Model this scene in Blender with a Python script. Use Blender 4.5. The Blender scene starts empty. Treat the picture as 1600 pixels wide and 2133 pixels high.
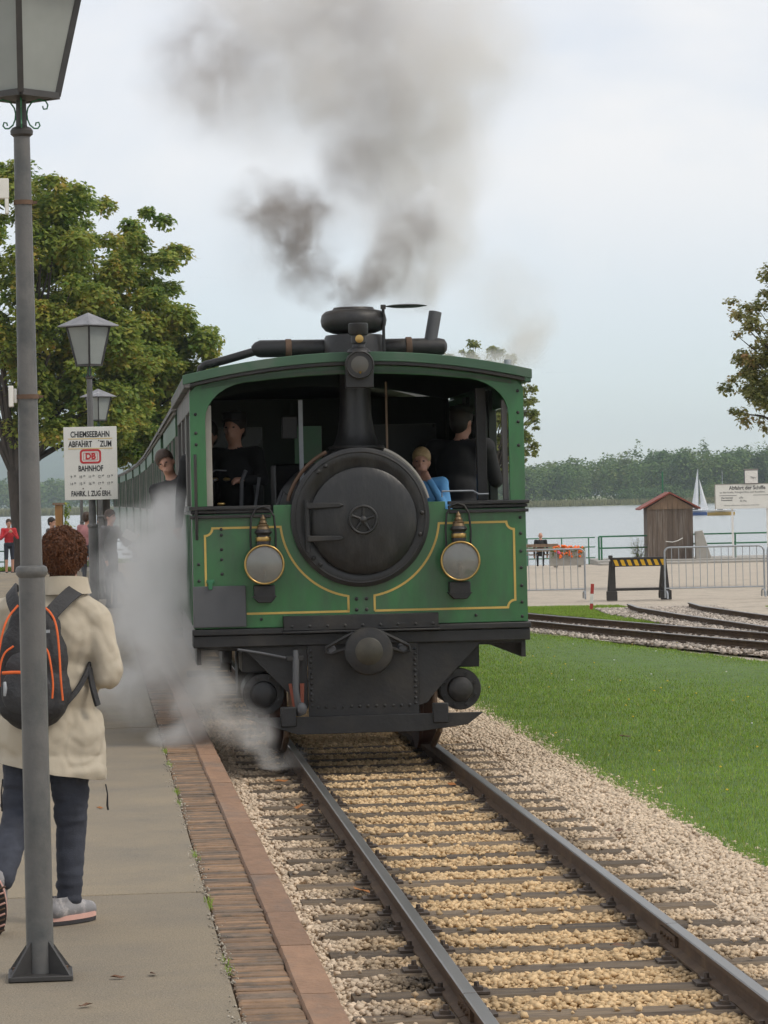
import bpy, bmesh, math, random
import numpy as np
from mathutils import Vector, Matrix, Euler, noise as mnoise

random.seed(7)
rng = np.random.default_rng(11)
scene = bpy.context.scene
COL = scene.collection
R = math.radians

# ------------------------------------------------------------------ camera
cam_d = bpy.data.cameras.new('camera')
cam = bpy.data.objects.new('camera', cam_d)
COL.objects.link(cam)
cam_d.sensor_fit = 'VERTICAL'
cam_d.sensor_height = 36.0
cam_d.lens = 109.1
cam_d.clip_start = 0.1
cam_d.clip_end = 30000
cam.matrix_world = (Matrix.Translation((0, 0, 1.97)) @ Matrix.Rotation(R(90) - math.atan(31.5 / 6465), 4, 'X')
                    @ Matrix.Rotation(R(-1.26), 4, 'Z'))
scene.camera = cam

# ------------------------------------------------------------------ world and sun
SUN_AZ, SUN_EL = R(112), R(50)
world = bpy.data.worlds.new('World')
scene.world = world
world.use_nodes = True
wn, wl = world.node_tree.nodes, world.node_tree.links
wn.clear()
w_out = wn.new('ShaderNodeOutputWorld')
w_bg = wn.new('ShaderNodeBackground')
w_bg.inputs['Strength'].default_value = 0.1
w_sky = wn.new('ShaderNodeTexSky')
w_sky.sky_type = 'NISHITA'
w_sky.sun_disc = False
w_sky.sun_elevation = SUN_EL
w_sky.sun_rotation = SUN_AZ
w_sky.air_density = 1.0
w_sky.dust_density = 0.2
w_sky.ozone_density = 1.0
w_tc = wn.new('ShaderNodeTexCoord')
w_map = wn.new('ShaderNodeMapping')
w_map.inputs['Scale'].default_value = (1.0, 1.0, 2.6)
w_map.inputs['Location'].default_value = (0.35, 0.1, 0.12)
w_noise = wn.new('ShaderNodeTexNoise')
w_noise.inputs['Scale'].default_value = 3.2
w_noise.inputs['Detail'].default_value = 6
w_noise.inputs['Roughness'].default_value = 0.55
w_noise.inputs['Distortion'].default_value = 0.35
w_ramp = wn.new('ShaderNodeMapRange')
w_ramp.inputs['From Min'].default_value = 0.36
w_ramp.inputs['From Max'].default_value = 0.60
w_ramp.inputs['To Min'].default_value = 0.62
w_ramp.inputs['To Max'].default_value = 0.97
w_mix = wn.new('ShaderNodeMix')
w_mix.data_type = 'RGBA'
w_mix.inputs['B'].default_value = (8.35, 8.30, 8.30, 1)
wl.new(w_tc.outputs['Generated'], w_map.inputs['Vector'])
wl.new(w_map.outputs[0], w_noise.inputs['Vector'])
wl.new(w_noise.outputs['Fac'], w_ramp.inputs['Value'])
w_sep = wn.new('ShaderNodeSeparateXYZ')      # the cloud deck thins out into clear air low over the horizon
wl.new(w_tc.outputs['Generated'], w_sep.inputs[0])
w_low = wn.new('ShaderNodeMapRange')
w_low.interpolation_type = 'SMOOTHSTEP'
w_low.inputs['From Min'].default_value = 0.0
w_low.inputs['From Max'].default_value = 0.115
w_low.inputs['To Min'].default_value = 0.22
w_low.inputs['To Max'].default_value = 1.0
wl.new(w_sep.outputs[2], w_low.inputs['Value'])
w_mul = wn.new('ShaderNodeMath'); w_mul.operation = 'MULTIPLY'
wl.new(w_ramp.outputs[0], w_mul.inputs[0]); wl.new(w_low.outputs[0], w_mul.inputs[1])
wl.new(w_mul.outputs[0], w_mix.inputs['Factor'])
w_tint = wn.new('ShaderNodeMix'); w_tint.data_type = 'RGBA'; w_tint.blend_type = 'MULTIPLY'
w_tint.inputs['Factor'].default_value = 1.0
w_tint.inputs['B'].default_value = (0.84, 0.955, 1.16, 1)
wl.new(w_sky.outputs[0], w_tint.inputs['A'])
wl.new(w_tint.outputs['Result'], w_mix.inputs['A'])
wl.new(w_mix.outputs['Result'], w_bg.inputs['Color'])
wl.new(w_bg.outputs[0], w_out.inputs['Surface'])

sun_d = bpy.data.lights.new('sun', 'SUN')
sun_d.energy = 1.5
sun_d.angle = R(18)
sun_d.color = (1.0, 0.92, 0.80)
sun = bpy.data.objects.new('sun', sun_d)
COL.objects.link(sun)
sv = Vector((math.sin(SUN_AZ) * math.cos(SUN_EL), math.cos(SUN_AZ) * math.cos(SUN_EL), math.sin(SUN_EL)))
sun.rotation_euler = (-sv).to_track_quat('-Z', 'Y').to_euler()

vs = scene.view_settings
vs.view_transform = 'Standard'
vs.look = 'None'
vs.exposure = 0.22
vs.gamma = 1.0
vs.use_curve_mapping = False
scene.render.film_transparent = False
cy = scene.cycles
cy.max_bounces = 6
cy.diffuse_bounces = 3
cy.glossy_bounces = 3
cy.transmission_bounces = 4
cy.transparent_max_bounces = 12
cy.volume_bounces = 3
cy.volume_step_rate = 1.0
cy.volume_max_steps = 256
cy.use_denoising = True
cy.use_adaptive_sampling = True
cy.adaptive_threshold = 0.03

# ------------------------------------------------------------------ mesh helpers
class MB:
    """collects shapes into one mesh"""
    def __init__(s):
        s.v, s.f, s.m = [], [], []
        s.mi = 0
    def add(s, vs_, fs_):
        o = len(s.v)
        s.v.extend([tuple(p) for p in vs_])
        s.f.extend([tuple(i + o for i in f) for f in fs_])
        s.m.extend([s.mi] * len(fs_))
        return s
    def box(s, c, d, rot=None):
        hx, hy, hz = d[0] / 2, d[1] / 2, d[2] / 2
        P = [Vector((x, y, z)) for x in (-hx, hx) for y in (-hy, hy) for z in (-hz, hz)]
        if rot is not None:
            q = Euler(rot)
            for p in P: p.rotate(q)
        c = Vector(c)
        return s.add([p + c for p in P], [(0, 1, 3, 2), (4, 6, 7, 5), (0, 4, 5, 1), (2, 3, 7, 6), (0, 2, 6, 4), (1, 5, 7, 3)])
    def span(s, a, b):
        return s.box([(a[i] + b[i]) / 2 for i in range(3)], [abs(b[i] - a[i]) for i in range(3)])
    def bar(s, p, q, w, h=None, up=(0, 0, 1)):
        """a square bar from p to q"""
        p, q = Vector(p), Vector(q)
        h = w if h is None else h
        d = (q - p).normalized()
        u = Vector(up)
        if abs(d.dot(u)) > .98: u = Vector((0, 1, 0))
        x = d.cross(u).normalized() * (w / 2)
        y = x.cross(d).normalized() * (h / 2)
        P = []
        for e in (p, q): P += [e - x - y, e + x - y, e + x + y, e - x + y]
        return s.add(P, [(3, 2, 1, 0), (4, 5, 6, 7), (0, 1, 5, 4), (1, 2, 6, 5), (2, 3, 7, 6), (3, 0, 4, 7)])
    def cone(s, p, q, r0, r1, n=16, caps=True):
        return s.tube([p, q], [r0, r1], n, caps)
    def tube(s, path, r, n=8, caps=True):
        P = [Vector(p) for p in path]
        k = len(P)
        rr = r if isinstance(r, (list, tuple)) else [r] * k
        V = []
        prev = None
        for i in range(k):
            d = (P[min(i + 1, k - 1)] - P[max(i - 1, 0)])
            if d.length < 1e-9: d = Vector((0, 0, 1))
            d.normalize()
            if prev is None:
                u = Vector((0, 0, 1)) if abs(d.z) < .9 else Vector((1, 0, 0))
                x = d.cross(u).normalized()
            else:
                x = (prev - d * prev.dot(d))
                if x.length < 1e-6: x = d.orthogonal()
                x.normalize()
            prev = x
            y = d.cross(x)
            for j in range(n):
                a = 2 * math.pi * j / n
                V.append(P[i] + (x * math.cos(a) + y * math.sin(a)) * rr[i])
        F = []
        for i in range(k - 1):
            for j in range(n):
                F.append((i * n + j, i * n + (j + 1) % n, (i + 1) * n + (j + 1) % n, (i + 1) * n + j))
        if caps:
            F.append(tuple(range(n - 1, -1, -1)))
            F.append(tuple((k - 1) * n + j for j in range(n)))
        return s.add(V, F)
    def lathe(s, prof, c=(0, 0, 0), axis='Z', n=24):
        """prof: (radius, height) pairs turned round an axis"""
        V, F = [], []
        c = Vector(c)
        for (r, h) in prof:
            for j in range(n):
                a = 2 * math.pi * j / n
                x, y = r * math.cos(a), r * math.sin(a)
                V.append(c + Vector({'Z': (x, y, h), 'Y': (x, h, y), 'X': (h, x, y)}[axis]))
        for i in range(len(prof) - 1):
            for j in range(n):
                F.append((i * n + j, i * n + (j + 1) % n, (i + 1) * n + (j + 1) % n, (i + 1) * n + j))
        F.append(tuple(range(n - 1, -1, -1)))
        F.append(tuple((len(prof) - 1) * n + j for j in range(n)))
        return s.add(V, F)
    def prism(s, poly, a, b, plane='XZ'):
        """a flat outline given depth from a to b along the third axis"""
        def mk(u, v, w):
            return {'XZ': (u, w, v), 'YZ': (w, u, v), 'XY': (u, v, w)}[plane]
        n = len(poly)
        V = [mk(u, v, a) for u, v in poly] + [mk(u, v, b) for u, v in poly]
        F = [tuple(range(n)), tuple(range(2 * n - 1, n - 1, -1))]
        for i in range(n):
            F.append((i, i + n, (i + 1) % n + n, (i + 1) % n))
        return s.add(V, F)
    def ring(s, outer, inner, a, b, plane='XZ', closed=True):
        """a band between two matched outlines, given depth from a to b"""
        def mk(u, v, w):
            return {'XZ': (u, w, v), 'YZ': (w, u, v), 'XY': (u, v, w)}[plane]
        n = len(outer)
        V = [mk(u, v, a) for u, v in outer] + [mk(u, v, a) for u, v in inner] + [mk(u, v, b) for u, v in outer] + [mk(u, v, b) for u, v in inner]
        F = []
        for i in range(n if closed else n - 1):
            j = (i + 1) % n
            F += [(i, j, n + j, n + i), (2 * n + i, 3 * n + i, 3 * n + j, 2 * n + j),
                  (i, 2 * n + i, 2 * n + j, j), (n + i, n + j, 3 * n + j, 3 * n + i)]
        if not closed:
            F += [(0, n, 3 * n, 2 * n), (n - 1, 3 * n - 1, 4 * n - 1, 2 * n - 1)]
        return s.add(V, F)
    def ball(s, c, r, nu=12, nv=8, rot=None):
        r = (r, r, r) if not isinstance(r, (tuple, list)) else r
        V, F = [], []
        q = Euler(rot) if rot is not None else None
        c = Vector(c)
        def pt(th, ph):
            p = Vector((r[0] * math.sin(th) * math.cos(ph), r[1] * math.sin(th) * math.sin(ph), r[2] * math.cos(th)))
            if q: p.rotate(q)
            return p + c
        V.append(pt(0, 0))
        for i in range(1, nv):
            for j in range(nu): V.append(pt(math.pi * i / nv, 2 * math.pi * j / nu))
        V.append(pt(math.pi, 0))
        for j in range(nu): F.append((0, 1 + j, 1 + (j + 1) % nu))
        for i in range(nv - 2):
            for j in range(nu):
                a = 1 + i * nu + j; b = 1 + i * nu + (j + 1) % nu
                F.append((a, a + nu, b + nu, b))
        e = len(V) - 1
        for j in range(nu): F.append((e, 1 + (nv - 2) * nu + (j + 1) % nu, 1 + (nv - 2) * nu + j))
        return s.add(V, F)
    def torus(s, c, R0, r, axis='Z', n=28, k=10, a0=0, a1=2 * math.pi):
        full = abs(a1 - a0 - 2 * math.pi) < 1e-6
        m = n if full else n + 1
        pts = []
        for i in range(m):
            a = a0 + (a1 - a0) * i / n
            x, y = R0 * math.cos(a), R0 * math.sin(a)
            pts.append(Vector(c) + Vector({'Z': (x, y, 0), 'Y': (x, 0, y), 'X': (0, x, y)}[axis]))
        if full:
            pts.append(pts[0])
        return s.tube(pts, r, k, caps=not full)
    def mesh(s, name):
        me = bpy.data.meshes.new(name)
        me.from_pydata(s.v, [], s.f)
        bm = bmesh.new()
        bm.from_mesh(me)
        bmesh.ops.recalc_face_normals(bm, faces=bm.faces)
        bm.to_mesh(me)
        bm.free()
        return me
    def build(s, name, mats, parent=None, smooth=True, bevel=0.0, loc=None, rot=None, angle=38):
        me = s.mesh(name)
        mats = mats if isinstance(mats, (list, tuple)) else [mats]
        for m in mats: me.materials.append(m)
        if len(mats) > 1: me.polygons.foreach_set('material_index', s.m)
        if smooth: smooth_by_angle(me, angle)
        o = bpy.data.objects.new(name, me)
        COL.objects.link(o)
        if parent is not None: o.parent = parent
        if loc is not None: o.location = loc
        if rot is not None: o.rotation_euler = rot
        if bevel > 0:
            b = o.modifiers.new('bevel', 'BEVEL')
            b.width = bevel; b.segments = 2; b.limit_method = 'ANGLE'; b.angle_limit = R(35)
        return o

def smooth_by_angle(me, angle=38):
    bm = bmesh.new(); bm.from_mesh(me)
    lim = R(angle)
    for f in bm.faces: f.smooth = True
    for e in bm.edges:
        if len(e.link_faces) == 2: e.smooth = e.calc_face_angle(0) < lim
    bm.to_mesh(me); bm.free()

def np_mesh(name, V, Fq, mats, smooth=False):
    """fast mesh from numpy arrays; Fq is (n,3) or (n,4)"""
    me = bpy.data.meshes.new(name)
    n, k = Fq.shape
    me.vertices.add(len(V)); me.loops.add(n * k); me.polygons.add(n)
    me.vertices.foreach_set('co', np.asarray(V, dtype=np.float32).ravel())
    me.loops.foreach_set('vertex_index', np.asarray(Fq, dtype=np.int32).ravel())
    me.polygons.foreach_set('loop_start', np.arange(0, n * k, k, dtype=np.int32))
    me.polygons.foreach_set('loop_total', np.full(n, k, dtype=np.int32))
    if smooth: me.polygons.foreach_set('use_smooth', np.ones(n, dtype=bool))
    me.update(calc_edges=True)
    for m in (mats if isinstance(mats, (list, tuple)) else [mats]): me.materials.append(m)
    return me

def link(name, data, parent=None, loc=None, rot=None):
    o = bpy.data.objects.new(name, data)
    COL.objects.link(o)
    if parent is not None: o.parent = parent
    if loc is not None: o.location = loc
    if rot is not None: o.rotation_euler = rot
    return o

def tag(o, label, cat, group=None):
    o['label'] = label; o['category'] = cat
    if group: o['group'] = group
    return o

def thing(name, label, cat, loc=(0, 0, 0), rz=0.0, group=None):
    return tag(link(name, None, None, loc, (0, 0, rz)), label, cat, group)

def struct(o):
    o['kind'] = 'structure'; return o

def stuff(o, label=None, cat=None):
    o['kind'] = 'stuff'
    if label: o['label'] = label
    if cat: o['category'] = cat
    return o

def copy_tree(o, parent=None):
    c = o.copy()
    COL.objects.link(c)
    c.parent = parent
    for ch in list(o.children): copy_tree(ch, c)
    return c

WORK = bpy.data.scenes.new('workbench')     # scratch scene: shapes are baked here, then it is removed
def baked(o):
    WORK.collection.objects.link(o)
    with bpy.context.temp_override(scene=WORK, view_layer=WORK.view_layers[0]):
        dg = bpy.context.evaluated_depsgraph_get()
    return bpy.data.meshes.new_from_object(o.evaluated_get(dg))

def text_part(body, size, mat_, parent, loc, rot, extrude=0.002, align='CENTER', sx=1.0, bold=0.0, name='lettering'):
    cu = bpy.data.curves.new('t', 'FONT')
    cu.body = body; cu.size = size; cu.extrude = extrude; cu.align_x = align; cu.align_y = 'CENTER'; cu.offset = bold
    cu.resolution_u = 3
    t = bpy.data.objects.new('t', cu)
    me = baked(t)
    bpy.data.objects.remove(t); bpy.data.curves.remove(cu)
    me.materials.clear(); me.materials.append(mat_)
    me.name = name
    o = link(name, me, parent, loc, rot)
    o.scale = (sx, 1, 1)
    return o

# ------------------------------------------------------------------ materials
def mat(name, col, rough=0.6, metal=0.0, var=0.12, scale=6.0, col2=None, c2scale=1.5, c2lo=0.5, c2hi=0.65, bump=0.0, bscale=40.0, spec=0.5, stretch=(1, 1, 1), island=0.0, trans=0.0, coat=0.0, rvar=0.0, objvar=0.0):
    m = bpy.data.materials.new(name)
    m.use_nodes = True
    nt = m.node_tree
    N, L = nt.nodes, nt.links
    b = N['Principled BSDF']
    b.inputs['Roughness'].default_value = rough
    b.inputs['Metallic'].default_value = metal
    b.inputs['Specular IOR Level'].default_value = spec
    if coat: b.inputs['Coat Weight'].default_value = coat
    tc = N.new('ShaderNodeTexCoord')
    oi = N.new('ShaderNodeObjectInfo')
    mp = N.new('ShaderNodeVectorMath'); mp.operation = 'MULTIPLY'
    mp.inputs[1].default_value = stretch
    L.new(tc.outputs['Object'], mp.inputs[0])
    of = N.new('ShaderNodeVectorMath'); of.operation = 'ADD'
    sc = N.new('ShaderNodeMath'); sc.operation = 'MULTIPLY'; sc.inputs[1].default_value = 37.0
    L.new(oi.outputs['Random'], sc.inputs[0])
    L.new(mp.outputs[0], of.inputs[0]); L.new(sc.outputs[0], of.inputs[1])
    vec = of.outputs[0]
    n1 = N.new('ShaderNodeTexNoise'); n1.inputs['Scale'].default_value = scale; n1.inputs['Detail'].default_value = 5
    n1.inputs['Roughness'].default_value = 0.6
    L.new(vec, n1.inputs['Vector'])
    cur = None
    base = N.new('ShaderNodeRGB'); base.outputs[0].default_value = (*col, 1)
    cur = base.outputs[0]
    if col2 is not None:
        n2 = N.new('ShaderNodeTexNoise'); n2.inputs['Scale'].default_value = c2scale; n2.inputs['Detail'].default_value = 6
        n2.inputs['Roughness'].default_value = 0.65
        L.new(vec, n2.inputs['Vector'])
        mr = N.new('ShaderNodeMapRange'); mr.inputs['From Min'].default_value = c2lo; mr.inputs['From Max'].default_value = c2hi
        L.new(n2.outputs['Fac'], mr.inputs['Value'])
        mx = N.new('ShaderNodeMix'); mx.data_type = 'RGBA'
        mx.inputs['B'].default_value = (*col2, 1)
        L.new(mr.outputs[0], mx.inputs['Factor']); L.new(cur, mx.inputs['A'])
        cur = mx.outputs['Result']
    hv = N.new('ShaderNodeHueSaturation')
    mr = N.new('ShaderNodeMapRange')
    mr.inputs['From Min'].default_value = 0.3; mr.inputs['From Max'].default_value = 0.7
    mr.inputs['To Min'].default_value = 1 - var; mr.inputs['To Max'].default_value = 1 + var
    mr.clamp = False
    L.new(n1.outputs['Fac'], mr.inputs['Value'])
    val = mr.outputs[0]
    if objvar:
        om = N.new('ShaderNodeMapRange'); om.inputs['To Min'].default_value = 1 - objvar; om.inputs['To Max'].default_value = 1 + objvar
        L.new(oi.outputs['Random'], om.inputs['Value'])
        ou = N.new('ShaderNodeMath'); ou.operation = 'MULTIPLY'
        L.new(val, ou.inputs[0]); L.new(om.outputs[0], ou.inputs[1]); val = ou.outputs[0]
    if island:
        g = N.new('ShaderNodeNewGeometry')
        mi = N.new('ShaderNodeMapRange')
        mi.inputs['To Min'].default_value = 1 - island; mi.inputs['To Max'].default_value = 1 + island
        L.new(g.outputs['Random Per Island'], mi.inputs['Value'])
        mu = N.new('ShaderNodeMath'); mu.operation = 'MULTIPLY'
        L.new(val, mu.inputs[0]); L.new(mi.outputs[0], mu.inputs[1])
        val = mu.outputs[0]
    L.new(val, hv.inputs['Value'])
    L.new(cur, hv.inputs['Color'])
    L.new(hv.outputs[0], b.inputs['Base Color'])
    if rvar:
        rm = N.new('ShaderNodeMapRange')
        rm.inputs['To Min'].default_value = max(0.02, rough - rvar); rm.inputs['To Max'].default_value = min(1, rough + rvar)
        L.new(n1.outputs['Fac'], rm.inputs['Value']); L.new(rm.outputs[0], b.inputs['Roughness'])
    if bump:
        nb = N.new('ShaderNodeTexNoise'); nb.inputs['Scale'].default_value = bscale; nb.inputs['Detail'].default_value = 4
        L.new(vec, nb.inputs['Vector'])
        bp = N.new('ShaderNodeBump'); bp.inputs['Strength'].default_value = bump; bp.inputs['Distance'].default_value = 0.02
        L.new(nb.outputs['Fac'], bp.inputs['Height']); L.new(bp.outputs[0], b.inputs['Normal'])
    if trans:
        out = N['Material Output']
        tr = N.new('ShaderNodeBsdfTranslucent')
        L.new(hv.outputs[0], tr.inputs['Color'])
        ms = N.new('ShaderNodeMixShader'); ms.inputs[0].default_value = trans
        L.new(b.outputs[0], ms.inputs[1]); L.new(tr.outputs[0], ms.inputs[2])
        L.new(ms.outputs[0], out.inputs['Surface'])
    return m

M = {}
M['green'] = mat('loco_green', (0.024, 0.138, 0.040), 0.34, var=0.14, scale=5, col2=(0.036, 0.095, 0.045), c2scale=1.6, c2lo=.42, c2hi=.68, rvar=0.14, bump=0.06, bscale=16, stretch=(2.2, 2.2, .7), coat=.3)
M['green_roof'] = mat('roof_green', (0.045, 0.105, 0.062), 0.55, var=0.15, scale=3, col2=(0.07, 0.10, 0.075), c2scale=1.5)
M['green_in'] = mat('cab_shaded_green', (0.009, 0.016, 0.011), 0.6, var=0.2, scale=3)  # shade of the cab is put into this near-black green
M['black'] = mat('black_iron', (0.014, 0.014, 0.0148), 0.5, var=0.3, scale=5, col2=(0.030, 0.026, 0.022), c2scale=2.2, bump=0.15, bscale=30, rvar=0.15)
M['black_gloss'] = mat('smokebox_black', (0.0125, 0.0128, 0.0133), 0.40, var=0.3, scale=7, col2=(0.026, 0.025, 0.024), c2scale=3, bump=0.14, bscale=22, rvar=0.22, stretch=(2, 2, .8))
M['grey_plate'] = mat('grey_plate', (0.085, 0.088, 0.095), 0.6, var=0.08, scale=6)
M['weathered'] = mat('weathered_grey', (0.13, 0.125, 0.12), 0.7, var=0.25, scale=4, col2=(0.05, 0.08, 0.06), c2scale=2, stretch=(1, 1, .3))
M['yellow_line'] = mat('lining_yellow', (0.52, 0.36, 0.09), 0.5, var=0.12, scale=9)
M['brass'] = mat('brass', (0.42, 0.28, 0.10), 0.32, 0.9, var=0.2, scale=12, rvar=0.12)
M['brass_dull'] = mat('dull_brass', (0.16, 0.11, 0.06), 0.5, 0.7, var=0.25, scale=12)
M['reflector'] = mat('lamp_reflector', (0.27, 0.225, 0.155), 0.35, 0.45, var=0.15, scale=9)
M['rust_red'] = mat('red_oxide', (0.21, 0.055, 0.03), 0.75, var=0.2, scale=9)
M['steel'] = mat('worn_steel', (0.23, 0.225, 0.215), 0.38, 0.75, var=0.12, scale=5, rvar=0.1, stretch=(1, .1, 1))
M['rail_side'] = mat('rusty_rail', (0.085, 0.052, 0.030), 0.8, var=0.22, scale=12, col2=(0.12, 0.075, 0.04), c2scale=5, bump=0.15, bscale=60)
M['sleeper'] = mat('old_timber', (0.150, 0.112, 0.074), 0.88, var=0.3, scale=3, col2=(0.080, 0.062, 0.048), c2scale=1.6, bump=0.4, bscale=20, stretch=(1, 9, 9), objvar=.28)
M['clip'] = mat('clip_iron', (0.070, 0.052, 0.040), 0.75, var=0.2, scale=20)
M['post_grey'] = mat('lamp_post_grey', (0.118, 0.116, 0.112), 0.5, var=0.10, scale=10, col2=(0.075, 0.080, 0.080), c2scale=4, bump=0.1, bscale=90, rvar=0.1)
M['post_dark'] = mat('lamp_iron_dark', (0.042, 0.040, 0.039), 0.5, var=0.2, scale=15, col2=(0.10, 0.075, 0.06), c2scale=12, c2lo=.6, c2hi=.75)
M['lamp_glass'] = mat('frosted_glass', (0.40, 0.43, 0.41), 0.35, var=0.08, scale=5, trans=0.35)
M['lamp_roof'] = mat('lamp_roof_zinc', (0.22, 0.22, 0.23), 0.5, 0.3, var=0.2, scale=10, col2=(0.5, 0.5, 0.5), c2scale=6, c2lo=.6, c2hi=.7)
M['sign_white'] = mat('sign_white', (0.70, 0.69, 0.64), 0.5, var=0.04, scale=3)
M['sign_black'] = mat('sign_black', (0.02, 0.02, 0.022), 0.6, var=0.05)
M['sign_red'] = mat('sign_red', (0.50, 0.035, 0.04), 0.5, var=0.05)
M['sign_yellow'] = mat('sign_yellow', (0.65, 0.46, 0.14), 0.5, var=0.05)
M['strap'] = mat('rusty_strap', (0.11, 0.065, 0.04), 0.7, var=0.2, scale=20)
M['galv'] = mat('galvanised', (0.36, 0.38, 0.40), 0.45, 0.5, var=0.12, scale=9, rvar=0.1)
M['rail_green'] = mat('railing_green', (0.03, 0.16, 0.075), 0.5, var=0.1, scale=4)
M['dark_frame'] = mat('buffer_stop_black', (0.035, 0.032, 0.030), 0.7, var=0.25, scale=6)
M['warn_yellow'] = mat('warning_yellow', (0.62, 0.36, 0.015), 0.55, var=0.1, scale=8)
M['warn_black'] = mat('warning_black', (0.025, 0.024, 0.022), 0.6, var=0.1, scale=8)
M['post_red'] = mat('marker_red', (0.42, 0.045, 0.035), 0.55, var=0.1, scale=12)
M['post_white'] = mat('marker_white', (0.72, 0.70, 0.66), 0.55, var=0.06, scale=12)
M['plank'] = mat('weathered_plank', (0.13, 0.098, 0.075), 0.85, var=0.22, scale=3, col2=(0.19, 0.16, 0.135), c2scale=1.8, bump=0.3, bscale=12, stretch=(6, 6, .5), objvar=.15)
M['gable'] = mat('gable_plank', (0.21, 0.14, 0.09), 0.8, var=0.25, scale=3, stretch=(5, 5, .6))
M['roof_red'] = mat('shed_roof_red', (0.24, 0.065, 0.045), 0.75, var=0.15, scale=4)
M['concrete'] = mat('concrete', (0.34, 0.32, 0.285), 0.85, var=0.12, scale=4, bump=0.15, bscale=30)
M['skin'] = mat('skin', (0.50, 0.27, 0.19), 0.55, var=0.06, scale=12)
M['eye'] = mat('eye_dark', (0.03, 0.02, 0.015), 0.3, var=0.0)
M['cloth_dark'] = mat('dark_cloth', (0.011, 0.0115, 0.013), 0.85, var=0.2, scale=8)
M['cloth_red'] = mat('red_cloth', (0.50, 0.025, 0.035), 0.8, var=0.12, scale=8)
M['cloth_navy'] = mat('navy_cloth', (0.022, 0.026, 0.040), 0.85, var=0.15, scale=8)
M['cloth_blue'] = mat('light_blue_cloth', (0.11, 0.33, 0.62), 0.8, var=0.1, scale=8)
M['cloth_grey'] = mat('grey_cloth', (0.12, 0.115, 0.115), 0.85, var=0.15, scale=8)
M['hair_brown'] = mat('brown_hair', (0.055, 0.032, 0.020), 0.6, var=0.3, scale=30)
M['hair_dark'] = mat('dark_hair', (0.020, 0.015, 0.012), 0.6, var=0.3, scale=30)
M['hair_blond'] = mat('blond_hair', (0.36, 0.25, 0.12), 0.6, var=0.25, scale=30)
M['paper'] = mat('paper', (0.75, 0.75, 0.73), 0.7, var=0.03)
M['bark'] = mat('bark', (0.055, 0.046, 0.038), 0.9, var=0.3, scale=8, bump=0.6, bscale=14, stretch=(1, 1, .35))

# ================================================================== SETTING
TA = math.atan(.0861)                       # bearing of the main line
def T(r, s, z=0.0):                         # main-line frame: r to the right of the centre line, s along it
    return Vector((1.795 - s * math.sin(TA) + r * math.cos(TA), s * math.cos(TA) + r * math.sin(TA), z))
PA = math.atan(.0935)                       # bearing of the platform edge
def PF(u, v, z=0.0):                        # platform frame: u to the right of the kerb face, v along it
    return Vector((.800 - v * math.sin(PA) + u * math.cos(PA), v * math.cos(PA) + u * math.sin(PA), z))
def sst(t):
    t = np.clip(t, 0, 1); return t * t * (3 - 2 * t)
def gz(x, y):
    """height of the open ground"""
    r = x - (1.795 - .0861 * y)
    right = np.interp(y, [28, 60, 123], [0, -.10, -.84]) * sst((r - 1.8) / 3.5)
    left = np.interp(y, [35, 106], [0, -.19]) * sst((-r - 1.5) / 3)
    return right + left
LAKE_Z = -1.79

# --- ground sheet (land in front, lake bed behind)
def shore_y(x):
    return float(np.interp(x, [-9, -3], [106, 123]))
xs = np.concatenate([[-1900, -600, -150], np.arange(-40, 40.1, 1.0), [150, 600, 1900]])
fr = np.concatenate([np.linspace(0, 1, 60)])
rows = []
for t in fr:
    rows.append([(x, -30 + (shore_y(x) + 30) * t, float(gz(x, -30 + (shore_y(x) + 30) * t)) - .03) for x in xs])
rows.append([(x, shore_y(x) + .06, -2.4) for x in xs])
rows.append([(x, shore_y(x) + 6, -3.5) for x in xs])
rows.append([(x, 6400, -3.5) for x in xs])
V = np.array(rows).reshape(-1, 3)
nx = len(xs)
idx = np.arange(len(rows) * nx).reshape(len(rows), nx)
F = np.stack([idx[:-1, :-1], idx[:-1, 1:], idx[1:, 1:], idx[1:, :-1]], -1).reshape(-1, 4)
M['gravel'] = mat('plaza_gravel', (0.44, 0.380, 0.305), 0.9, var=0.16, scale=9, col2=(0.36, 0.31, 0.25), c2scale=1.1, bump=0.35, bscale=45)
g = struct(link('ground', np_mesh('ground', V, F, M['gravel'], smooth=True)))

# --- lake
def water_mat():
    m = bpy.data.materials.new('lake_water'); m.use_nodes = True
    N, L = m.node_tree.nodes, m.node_tree.links
    b = N['Principled BSDF']
    b.inputs['Base Color'].default_value = (0.24, 0.27, 0.27, 1)
    b.inputs['Roughness'].default_value = 0.22
    b.inputs['IOR'].default_value = 1.33
    tc = N.new('ShaderNodeTexCoord')
    mp = N.new('ShaderNodeMapping'); mp.inputs['Scale'].default_value = (0.35, 1.0, 1.0)
    n1 = N.new('ShaderNodeTexNoise'); n1.inputs['Scale'].default_value = 0.8; n1.inputs['Detail'].default_value = 5
    bp = N.new('ShaderNodeBump'); bp.inputs['Strength'].default_value = 0.35; bp.inputs['Distance'].default_value = 0.12
    L.new(tc.outputs['Object'], mp.inputs[0]); L.new(mp.outputs[0], n1.inputs['Vector'])
    L.new(n1.outputs['Fac'], bp.inputs['Height']); L.new(bp.outputs[0], b.inputs['Normal'])
    return m
lk = MB().add([(-1890, 104, LAKE_Z), (1890, 104, LAKE_Z), (1890, 6390, LAKE_Z), (-1890, 6390, LAKE_Z)], [(0, 1, 2, 3)])
struct(lk.build('water', water_mat(), smooth=False))

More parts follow.
